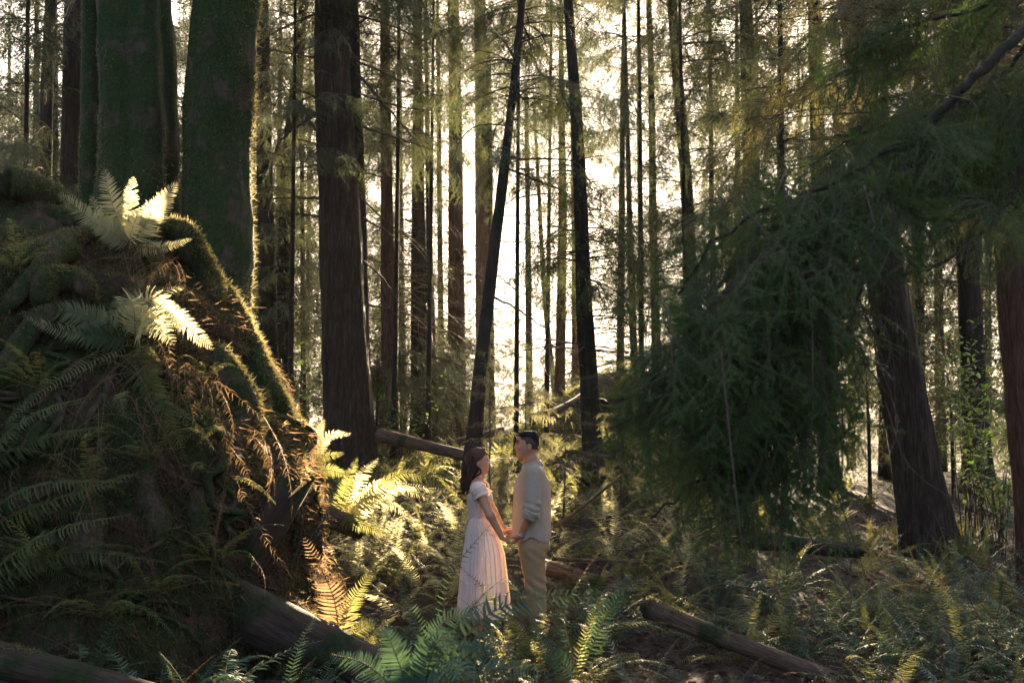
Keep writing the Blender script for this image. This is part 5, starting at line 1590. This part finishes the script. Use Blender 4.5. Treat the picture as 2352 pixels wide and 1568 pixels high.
# ---- man, facing the woman (towards -x); his left side is near the camera
man = thing('person', C(720, 1565), 'man in a beige linen shirt and tan trousers holding the woman\'s hands', 'person')
mouth = C(600, 303)
F = Field(C(500, 0, -0.36) * [1, 1, 0] + [0, 0, -0.03], C(880, 0, 0.36) * [1, 1, 0] + [0, 0, 1.78], 0.0065)
F.ell(C(684, 232), (0.090, 0.076, 0.088), 0.01)
F.ell(C(648, 278), (0.056, 0.061, 0.076), 0.03)
F.ell(C(640, 300), (0.045, 0.052, 0.052), 0.02)
F.ell(C(622, 330), (0.024, 0.028, 0.018), 0.018)
F.cone(C(618, 200, -0.02), C(618, 200, 0.02), 0.022, 0.022, 0.02)
F.cone(C(606, 222), C(594, 264), 0.008, 0.0125, 0.012)
F.cone(C(600, 270, -0.011), C(600, 270, 0.011), 0.009, 0.009, 0.008)
F.cone(C(606, 296, -0.016), C(606, 296, 0.016), 0.0085, 0.0085, 0.008)
F.cone(C(608, 310, -0.015), C(608, 310, 0.015), 0.0085, 0.0085, 0.008)
F.ell(C(604, 237, -0.032), (0.016, 0.014, 0.009), 0.012, 's')
F.ell(C(604, 237, 0.032), (0.016, 0.014, 0.009), 0.012, 's')
for s in (-1, 1):
    F.ell(C(620, 262, s * 0.04), (0.022, 0.02, 0.018), 0.02)
    F.ell(C(692, 262, s * 0.077), (0.019, 0.008, 0.031), 0.006)
    F.ell(C(690, 258, s * 0.088), (0.009, 0.006, 0.016), 0.004, 's')
F.chain([C(690, 300), C(708, 360), C(716, 410)], [0.060, 0.060, 0.070], 0.03)
F.ell(C(714, 545), (0.112, 0.165, 0.19), 0.05).ell(C(712, 730), (0.100, 0.150, 0.2), 0.06).ell(C(716, 900), (0.112, 0.155, 0.15), 0.06)
F.cone(C(718, 432, -0.165), C(718, 432, 0.165), 0.060, 0.060, 0.05)
LA = [C(722, 440, -0.20), C(702, 690, -0.255), C(626, 850, -0.165)]
RA = [C(708, 440, 0.19), C(690, 690, 0.24), C(606, 826, 0.13)]
F.chain(LA, [0.055, 0.044, 0.027], 0.02).chain(RA, [0.055, 0.044, 0.027], 0.02)
hand(F, LA[2], C(560, 925, -0.13), (-0.55, 0.35, 0.75), 1, (0.45, 0.75), thumb=0.6)
hand(F, RA[2], C(540, 880, 0.10), (-0.5, -0.5, 0.7), -1, (0.5, 0.7), thumb=0.6)
for s in (-1, 1):
    F.chain([C(714, 950, s * 0.085), C(732, 1210, s * 0.095), C(764, 1490, s * 0.10)], [0.092, 0.060, 0.042], 0.03)
    F.chain([C(768, 1535, s * 0.10), C(690, 1552, s * 0.11)], [0.036, 0.028], 0.02)
F.surface().build('body', MT['skin_m'], man)

# shirt
F = Field(C(520, 0, -0.36) * [1, 1, 0] + [0, 0, 0.70], C(880, 0, 0.36) * [1, 1, 0] + [0, 0, 1.58], 0.007)
F.ell(C(712, 550), (0.138, 0.185, 0.215), 0.05).ell(C(710, 740), (0.140, 0.180, 0.23), 0.07).ell(C(712, 880), (0.142, 0.185, 0.16), 0.06)
F.cone(C(632, 560), C(622, 860), 0.05, 0.055, 0.06)
F.cone(C(790, 520), C(792, 860), 0.045, 0.050, 0.06)
F.cone(C(718, 436, -0.172), C(718, 436, 0.172), 0.073, 0.073, 0.05)
F.chain([C(700, 375), C(716, 415)], [0.064, 0.085], 0.04)
for A_ in (LA, RA):
    F.chain([A_[0], A_[0] * 0.12 + A_[1] * 0.88], [0.074, 0.070], 0.03)
    c0 = A_[0] * 0.10 + A_[1] * 0.90; c1 = A_[1] * 0.93 + A_[2] * 0.07
    F.cone(c0, c1, 0.069, 0.066, 0.006)
def shirt_folds(P):
    f = 0.006 * fbm(P * [1.3, 1.3, 0.55], 3.0, 2) + 0.0045 * np.sin(P[..., 0] * 70 + 5 * P[..., 2] + 2.5 * noise3(P, 2.2)) * sstep(0.9, 1.25, 2.25 - P[..., 2])
    return f + 0.005 * np.sin(P[..., 2] * 95 + 40 * P[..., 0] + 3 * noise3(P, 3.0)) * (1 - sstep(0.02, 0.12, np.abs(P[..., 2] - 1.10))) * (np.abs(P[..., 1] - YP) > 0.16)


F.push(shirt_folds)
P = F.grid()
cx = (P[..., 0] + 0.6995) / 0.001227; cy = 150 + (1.737 - P[..., 2]) / 0.001227
hem = 893 + 22 * np.cos((cx - 700) / 120 * 3.14) * -1 + 6 * np.sin(cx * 0.06)
body_zone = (np.abs(P[..., 1] - YP) < 0.19) | (cy < 720)
F.D = np.maximum(F.D, np.where(body_zone, (cy - hem) * 0.001227, -1))
neck = np.hypot(P[..., 0] - C(700, 380)[0] - (cy - 380) * 0.0002, P[..., 1] - YP) - 0.066
F.D = np.where((cy < 400), np.maximum(F.D, -neck), F.D)
F.D = np.maximum(F.D, (372 + (cx - 640) * -0.30 - cy) * 0.0011)
F.surface().build('shirt', MT['shirt'], man)
# folded collar: a tilted band round the neck
mb = MB(); th = np.linspace(0.5, 2 * math.pi - 0.5, 40); rows = []
for q, (dr, dz) in enumerate(((0.002, 0.0), (0.004, 0.030), (0.010, 0.036), (0.024, 0.012), (0.033, -0.012))):
    c = C(706, 392); ang = th + math.pi
    tilt = np.cos(ang) * 0.018
    rows.append(np.stack([c[0] + (0.062 + dr) * np.cos(ang) * 1.05, c[1] + (0.066 + dr) * np.sin(ang), c[2] + dz + tilt - (0.02 * (q == 4)) * np.exp(-((th - 0.5) / 0.5) ** 2) - (0.02 * (q == 4)) * np.exp(-((2 * math.pi - 0.5 - th) / 0.5) ** 2)], -1))
Rw = np.stack(rows); n0, n1 = Rw.shape[:2]
i = np.arange(n0 - 1)[:, None] * n1; j = np.arange(n1 - 1)[None]
o = mb.add(Rw.reshape(-1, 3), quads=np.stack([i + j, i + j + 1, i + n1 + j + 1, i + n1 + j], -1).reshape(-1, 4)).build('collar', MT['shirt'], man)
o.modifiers.new('thick', 'SOLIDIFY').thickness = 0.003
# rolled cuffs
for A_ in (LA, RA):
    c1 = A_[1] * 0.93 + A_[2] * 0.07; d = nrm(A_[2] - A_[1]); u = nrm(np.cross(d, [0.2, 1, 0.3])); w = np.cross(d, u)
    mb = MB(); s = np.linspace(0, 1, 12)
    tube(mb, np.array([c1 - d * 0.045 + d * 0.085 * t for t in s]), 0.064 + 0.008 * np.sin(s * 3.14) ** 0.5, 28, disp=lambda th, s_, P_: 1 + 0.05 * np.sin(3 * th + 9 * s_) + 0.03 * np.sin(s_ * 19), cap=True)
    mb.build('rolled_cuff', MT['shirt'], man)
# trousers
F = Field(C(540, 0, -0.28) * [1, 1, 0] + [0, 0, 0.05], C(880, 0, 0.28) * [1, 1, 0] + [0, 0, 0.95], 0.0075)
F.ell(C(712, 905), (0.128, 0.170, 0.16), 0.05)
F.cone(C(770, 940, -0.05), C(770, 940, 0.05), 0.07, 0.07, 0.04)
for s in (-1, 1):
    F.chain([C(704, 950, s * 0.086), C(730, 1210, s * 0.096), C(764, 1500, s * 0.10)], [0.112, 0.084, 0.064], 0.025)
def near_z(P, z, w):
    return 1 - sstep(0, w, np.abs(P[..., 2] - z))


F.push(lambda P: 0.005 * fbm(P * [1, 1, 0.8], 3.2, 2) + 0.006 * np.sin(P[..., 2] * 75 + P[..., 0] * 55 + 3 * noise3(P, 2)) * (near_z(P, 0.47, 0.14) + near_z(P, 0.10, 0.12) + 0.7 * near_z(P, 0.70, 0.10)))
P = F.grid()
F.D = np.maximum(F.D, P[..., 2] - 0.90)
F.surface().build('trousers', MT['trousers'], man)
# pocket edge
pk = MB(); tube(pk, catmull([C(652, 905, -0.165), C(660, 940, -0.172), C(676, 968, -0.168)], 10), 0.004, 6); pk.build('pocket_edge', MT['trousers'], man)
for s in (-1, 1):
    F = Field(C(640, 1600, s * 0.11 - 0.08), C(830, 1480, s * 0.11 + 0.08), 0.0055)
    F.chain([C(772, 1535, s * 0.10), C(730, 1548, s * 0.105), C(682, 1556, s * 0.112)], [0.044, 0.042, 0.034], 0.02)
    F.D = np.maximum(F.D, -(F.grid()[..., 2] - 0.0)); F.surface().build('shoe', MT['shoe'], man)
# hair: clipped sides and a full black top
F = Field(C(580, 330, -0.12), C(780, 110, 0.12), 0.004)
F.ell(C(684, 232), (0.0935, 0.0795, 0.0915), 0.005)
P = F.grid(); cx = (P[..., 0] + 0.6995) / 0.001227; cy = 150 + (1.737 - P[..., 2]) / 0.001227
line = np.interp(cx, [600, 628, 660, 672, 690, 712, 730, 800], [196, 205, 212, 245, 232, 290, 315, 318])
F.D = np.maximum(F.D, (cy - line) * 0.001227)
F.surface().build('clipped_hair', MT['hair_fade'], man)
F = Field(C(570, 300, -0.13), C(790, 100, 0.13), 0.004)
F.ell(C(684, 224), (0.094, 0.078, 0.094), 0.005).ell(C(650, 178), (0.048, 0.062, 0.030), 0.02).ell(C(725, 190), (0.035, 0.055, 0.050), 0.02)
P = F.grid(); cx = (P[..., 0] + 0.6995) / 0.001227; cy = 150 + (1.737 - P[..., 2]) / 0.001227
F.push(lambda P: 0.0018 * np.sin(P[..., 1] * 420 + 8 * noise3(P, 4)) + 0.002 * fbm(P, 9, 2))
F.D = np.maximum(F.D, (cy - np.interp(cx, [600, 640, 690, 715, 745, 800], [184, 186, 190, 205, 262, 270])) * 0.001227)
F.surface().build('hair', MT['hair_black'], man)
for s in (-1, 1):
    blob('eyebrow', MT['hair_black'], man, C(608, 221, s * 0.034), (0.010, 0.019, 0.0042), (0, 0.2, s * 0.25))
    blob('eye', MT['eye'], man, C(610, 239, s * 0.033), (0.007, 0.012, 0.0032))
blob('lips', MT['lip'], man, C(602, 303), (0.007, 0.018, 0.0075))
# watch on his near wrist
wv = nrm(LA[2] - LA[1]); wc = LA[2] - wv * 0.012
a_ = nrm(np.cross(wv, [0, 1, 0])); b_ = np.cross(wv, a_); tt = np.linspace(0, 2 * math.pi, 33)
mb = MB(); tube(mb, wc + (a_[None] * np.cos(tt)[:, None] + b_[None] * np.sin(tt)[:, None]) * 0.0305, 0.0045, 6, cap=False)
wt = mb.build('wristwatch', MT['steel'], man)
nv = nrm(np.array([0.25, -0.9, 0.35])); pc = wc + nv * 0.031
mb = MB(); tube(mb, np.array([pc, pc + nv * 0.006]), [0.017, 0.016], 20); mb.build('dial', MT['dial'], wt)

# ---- woman, facing the man (towards +x); her right side is near the camera
wom = thing('person', C(345, 1565), 'woman in a long white tiered dress with wavy brown hair facing the man', 'person')
F = Field(C(150, 0, -0.34) * [1, 1, 0] + [0, 0, -0.03], C(640, 0, 0.34) * [1, 1, 0] + [0, 0, 1.64], 0.0065)
F.ell(C(342, 340), (0.080, 0.070, 0.082), 0.01, rot=(0, -0.1, 0))
F.ell(C(370, 378), (0.046, 0.054, 0.066), 0.03)
F.ell(C(378, 400), (0.036, 0.043, 0.042), 0.02)
F.ell(C(391, 423), (0.017, 0.021, 0.014), 0.015)
F.cone(C(397, 340), C(415, 369), 0.0075, 0.0105, 0.010)
F.cone(C(408, 374, -0.008), C(408, 374, 0.008), 0.008, 0.008, 0.006)
F.cone(C(404, 392, -0.012), C(404, 392, 0.012), 0.0078, 0.0075, 0.007)
F.cone(C(402, 403, -0.011), C(402, 403, 0.011), 0.0078, 0.0075, 0.007)
for s in (-1, 1):
    F.ell(C(395, 350, s * 0.027), (0.013, 0.012, 0.008), 0.01, 's')
    F.ell(C(386, 376, s * 0.034), (0.018, 0.018, 0.016), 0.018)
    F.ell(C(332, 372, s * 0.069), (0.016, 0.007, 0.026), 0.005)
F.chain([C(345, 410), C(336, 455), C(330, 500)], [0.047, 0.044, 0.056], 0.03)
F.ell(C(336, 600), (0.088, 0.130, 0.135), 0.04).ell(C(342, 720), (0.076, 0.112, 0.12), 0.05).ell(C(340, 860), (0.09, 0.128, 0.12), 0.04)
F.cone(C(328, 520, -0.125), C(328, 520, 0.125), 0.048, 0.048, 0.045)
for s in (-1, 1):
    F.ell(C(386, 612, s * 0.06), (0.052, 0.056, 0.056), 0.03)
WR = [C(332, 530, -0.155), C(424, 715, -0.205), C(502, 866, -0.165)]
WL = [C(345, 530, 0.155), C(440, 718, 0.20), C(512, 836, 0.13)]
F.chain(WR, [0.045, 0.036, 0.0235], 0.02).chain(WL, [0.045, 0.036, 0.0235], 0.02)
hand(F, WR[2], C(575, 902, -0.140), (0.35, 0.3, -0.85), -1, (0.35, 0.7), r=0.0075, L=0.072, thumb=-0.2, spread=0.016)
hand(F, WL[2], C(580, 868, 0.115), (0.35, -0.3, -0.85), 1, (0.35, 0.7), r=0.0075, L=0.072, thumb=-0.2, spread=0.016)
for s in (-1, 1):
    F.chain([C(342, 930, s * 0.08), C(350, 1210, s * 0.085), C(335, 1500, s * 0.085)], [0.085, 0.055, 0.036], 0.03)
    F.chain([C(335, 1535, s * 0.085), C(400, 1552, s * 0.09)], [0.030, 0.022], 0.02)
F.surface().build('body', MT['skin_w'], wom)
for s in (-1, 1):
    F = Field(C(290, 1600, s * 0.09 - 0.07), C(450, 1500, s * 0.09 + 0.07), 0.0055)
    F.chain([C(332, 1540, s * 0.085), C(370, 1550, s * 0.088), C(408, 1557, s * 0.092)], [0.036, 0.034, 0.027], 0.02)
    F.D = np.maximum(F.D, -(F.grid()[..., 2])); F.surface().build('shoe', MT['shoe'], wom)
# bodice with smocking
F = Field(C(200, 800, -0.22), C(470, 470, 0.22), 0.005)
F.ell(C(336, 605), (0.097, 0.139, 0.145), 0.04).ell(C(342, 715), (0.085, 0.121, 0.125), 0.05)
for s in (-1, 1):
    F.ell(C(389, 614, s * 0.06), (0.058, 0.063, 0.062), 0.03)
P = F.grid(); cx = (P[..., 0] + 0.6995) / 0.001227; cy = 150 + (1.737 - P[..., 2]) / 0.001227
F.push(lambda P: 0.0013 * np.sin(P[..., 2] * 330) * (1 - sstep(1.135, 1.17, P[..., 2])) + 0.0025 * np.sin(np.arctan2(P[..., 1] - YP, P[..., 0] - C(340, 0)[0]) * 34) + 0.003 * fbm(P, 4, 2))
F.D = np.maximum(F.D, np.maximum((np.interp(cx, [240, 300, 380, 430], [600, 565, 538, 545]) - cy) * 0.001, (cy - 748) * 0.001227))
F.surface().build('bodice', MT['dress'], wom)
# puff sleeves with a gathered edge
for A_, s in ((WR, -1), (WL, 1)):
    d = nrm(A_[1] - A_[0]); c0 = A_[0] - d * 0.012
    t = np.linspace(0, 1, 22)
    prof = np.interp(t, [0, 0.12, 0.45, 0.72, 0.80, 0.86, 1.0], [0.030, 0.052, 0.073, 0.064, 0.055, 0.060, 0.070])
    mb = MB(); tube(mb, np.array([c0 - d * 0.028 + d * 0.135 * u + np.array([0.0, s * 0.004, 0.004]) for u in t]), prof, 60,
                    disp=lambda th, s_, P_: 1 + 0.035 * np.sin(17 * th + 1.5 * np.sin(5 * s_)) * (0.4 + s_) + 0.10 * sstep(0.85, 1.0, s_) * np.sin(11 * th) + 0.05 * noise3(P_, 6), cap=True)
    mb.build('puff_sleeve', MT['dress'], wom)
# three-tiered skirt
cyr = np.concatenate([np.linspace(738, 850, 14), np.linspace(851, 1168, 30), np.linspace(1169, 1395, 24)])
xb = np.interp(cyr, [738, 800, 850, 900, 1000, 1170, 1395], [282, 268, 260, 252, 236, 220, 204])
xf = np.interp(cyr, [738, 800, 850, 900, 1000, 1170, 1395], [398, 432, 462, 486, 512, 530, 556])
th = np.linspace(0, 2 * math.pi, 260, endpoint=False)
rows = []
rw = np.random.default_rng(9)
ph = rw.uniform(0, 6.28, 6)
for a, b, y in zip(xb, xf, cyr):
    t1 = (y - 738) / 112 if y <= 850 else ((y - 850) / 318 if y <= 1168 else (y - 1168) / 227)
    nf = 30 if y <= 850 else (23 if y <= 1168 else 29)
    amp = 0.003 + 0.007 * t1 if y <= 850 else (0.008 + 0.005 * t1 if y <= 1168 else 0.010 + 0.006 * t1)
    amp += 0.002 * math.exp(-t1 / 0.05)
    c = C((a + b) / 2, y); rx = (b - a) / 2 * 0.001227; ry = rx + float(np.interp(y, [738, 790, 1395], [0.048, 0.066, 0.05]))
    big = 0.10 * np.sin(3 * th + ph[0] + 0.2 * t1) + 0.06 * np.sin(5 * th + ph[1])
    f = amp * (np.sin(nf * th + ph[2] + 2.2 * np.sin(3 * th + ph[3])) + 0.6 * np.sin((nf - 9) * th + ph[4])) + big * 0.10 * (y - 738) / 657
    bias = 0.0035 * math.exp(-t1 / 0.02) * (y > 850)
    rows.append(np.stack([c[0] + (rx + f + bias) * np.cos(th), c[1] + (ry + f + bias) * np.sin(th), c[2] + 0.004 * np.sin(7 * th) * (y > 1390)], -1))
Rw = np.stack(rows); n0, n1 = Rw.shape[:2]
i = np.arange(n0 - 1)[:, None] * n1; j = np.arange(n1)[None]; k = (j + 1) % n1
MB().add(Rw.reshape(-1, 3), quads=np.stack([i + j, i + n1 + j, i + n1 + k, i + k], -1).reshape(-1, 4)).build('skirt', MT['dress'], wom)
# hair: a cap over the skull and wavy locks down her back
F = Field(C(190, 640, -0.14), C(440, 220, 0.14), 0.0045)
F.ell(C(332, 334), (0.092, 0.081, 0.088), 0.01, rot=(0, -0.1, 0)).ell(C(290, 420), (0.060, 0.072, 0.085), 0.05).ell(C(272, 490), (0.045, 0.068, 0.075), 0.05)
P = F.grid(); cx = (P[..., 0] + 0.6995) / 0.001227; cy = 150 + (1.737 - P[..., 2]) / 0.001227
F.push(lambda P: 0.003 * np.sin(P[..., 1] * 190 + P[..., 0] * 120 + 6 * noise3(P, 3)) + 0.004 * noise3(P, 5))
face = np.interp(cy, [255, 285, 312, 335, 352, 370, 410, 460, 520], [398, 394, 384, 366, 344, 322, 314, 312, 310])
F.D = np.maximum(F.D, (cx - face - 26 * (1 - sstep(0.0, 0.055, np.abs(P[..., 1] - YP))) * (cy < 330)) * 0.001)
F.surface().build('hair', MT['hair_brown'], wom)
mb = MB()
rw = np.random.default_rng(12)
for q in range(230):
    a = rw.uniform(-1, 1); dy = 0.086 * a
    x0 = rw.uniform(285, 392) - 25 * abs(a)
    st = C(x0, 258 + 20 * abs(a) + abs(x0 - 335) * 0.22, dy * 0.5)
    side = 0.088 * np.sign(a) * (0.55 + 0.45 * abs(a))
    front = q % 9 == 0 and a > 0.2
    if front:
        p1, p2, p3, p4 = C(382, 320, dy * 0.75), C(345 + rw.uniform(-8, 20), 400, side * 1.0), C(360, 470, side * 0.95), C(392 + rw.normal() * 10, 545, side * 0.9)
    else:
        p1, p2 = C(max(x0 - 40, 254) - rw.uniform(0, 10), 335, side * 0.9), C(278 + rw.normal() * 22, 420, side * 0.95)
        p3, p4 = C(258 + rw.normal() * 16, 490, side * 0.85), C(240 + rw.normal() * 16, 545 + rw.uniform(-25, 45), side * 0.8)
    Pk = catmull([st, p1, p2, p3, p4], 24)
    s = np.linspace(0, 1, 24)
    wv = rw.uniform(0.006, 0.016) * s
    Pk += np.stack([wv * np.sin(s * 13 + q), wv * np.cos(s * 11 + 2 * q), 0 * s], -1)
    tube(mb, Pk, np.interp(s, [0, 0.15, 0.6, 1], [0.003, 0.008, 0.009, 0.0015]) * rw.uniform(0.35, 0.95), 5)
mb.build('hair_locks', MT['hair_brown'], wom)
for s in (-1, 1):
    blob('eyebrow', MT['hair_black'], wom, C(393, 332, s * 0.029), (0.007, 0.016, 0.003), (0, -0.2, -s * 0.25))
    blob('eye', MT['eye'], wom, C(392, 350, s * 0.028), (0.006, 0.011, 0.003))
blob('lips', MT['lip'], wom, C(405, 398), (0.006, 0.014, 0.007))
blob('earring', MT['steel'], wom, C(330, 398, -0.074), (0.004, 0.004, 0.006), h=0.0016)
mb = MB(); tt = np.linspace(0, 2 * math.pi, 41); c = C(338, 478)
tube(mb, np.stack([c[0] + 0.055 * np.cos(tt) + 0.004, c[1] + 0.056 * np.sin(tt), c[2] - 0.018 * np.cos(tt)], -1), 0.0014, 5, cap=False); mb.build('necklace', MT['necklace'], wom)

# ------------------------------------------------------------------ tell look-alikes apart by their order in the picture
ORD = 'first second third fourth fifth sixth seventh eighth ninth tenth eleventh twelfth thirteenth fourteenth fifteenth sixteenth seventeenth eighteenth nineteenth twentieth'.split()
same = {}
for o in SC.objects:
    if o.parent is None and o.get('label') and o.name.split('.')[0] in ('sword_fern', 'distant_conifer'):
        same.setdefault(o['label'], []).append(o)
for lab, obs in same.items():
    if len(obs) > 1:
        obs.sort(key=lambda o: o.location.x / max(o.location.y, 1))
        for k, o in enumerate(obs):
            o['label'] = lab + ', ' + ('leftmost' if k == 0 else 'rightmost' if k == len(obs) - 1 else (ORD[k] + ' from left' if k < 20 else ORD[len(obs) - 1 - k] + ' from right'))

# ------------------------------------------------------------------ haze in the sunlit air
HB = (-165, 165, -65, 225, -12, 24)
bv = np.array([[x, y, z] for z in HB[4:] for y in HB[2:4] for x in HB[:2]], float)
m, nt, out = mat('haze_air')
pv = nt.nodes.new('ShaderNodeVolumePrincipled')
pv.inputs['Color'].default_value = (1.0, 0.95, 0.86, 1)
pv.inputs['Density'].default_value = 0.00025
pv.inputs['Anisotropy'].default_value = 0.85
nt.links.new(pv.outputs[0], out.inputs['Volume'])
m.cycles.homogeneous_volume = True if hasattr(m.cycles, 'homogeneous_volume') else None
o = MB().add(bv, quads=[[0, 2, 3, 1], [4, 5, 7, 6], [0, 1, 5, 4], [2, 6, 7, 3], [0, 4, 6, 2], [1, 3, 7, 5]]).build('haze', m, smooth=False)
tag(o, 'thin warm haze filling the sunlit wood', 'haze', kind='stuff')
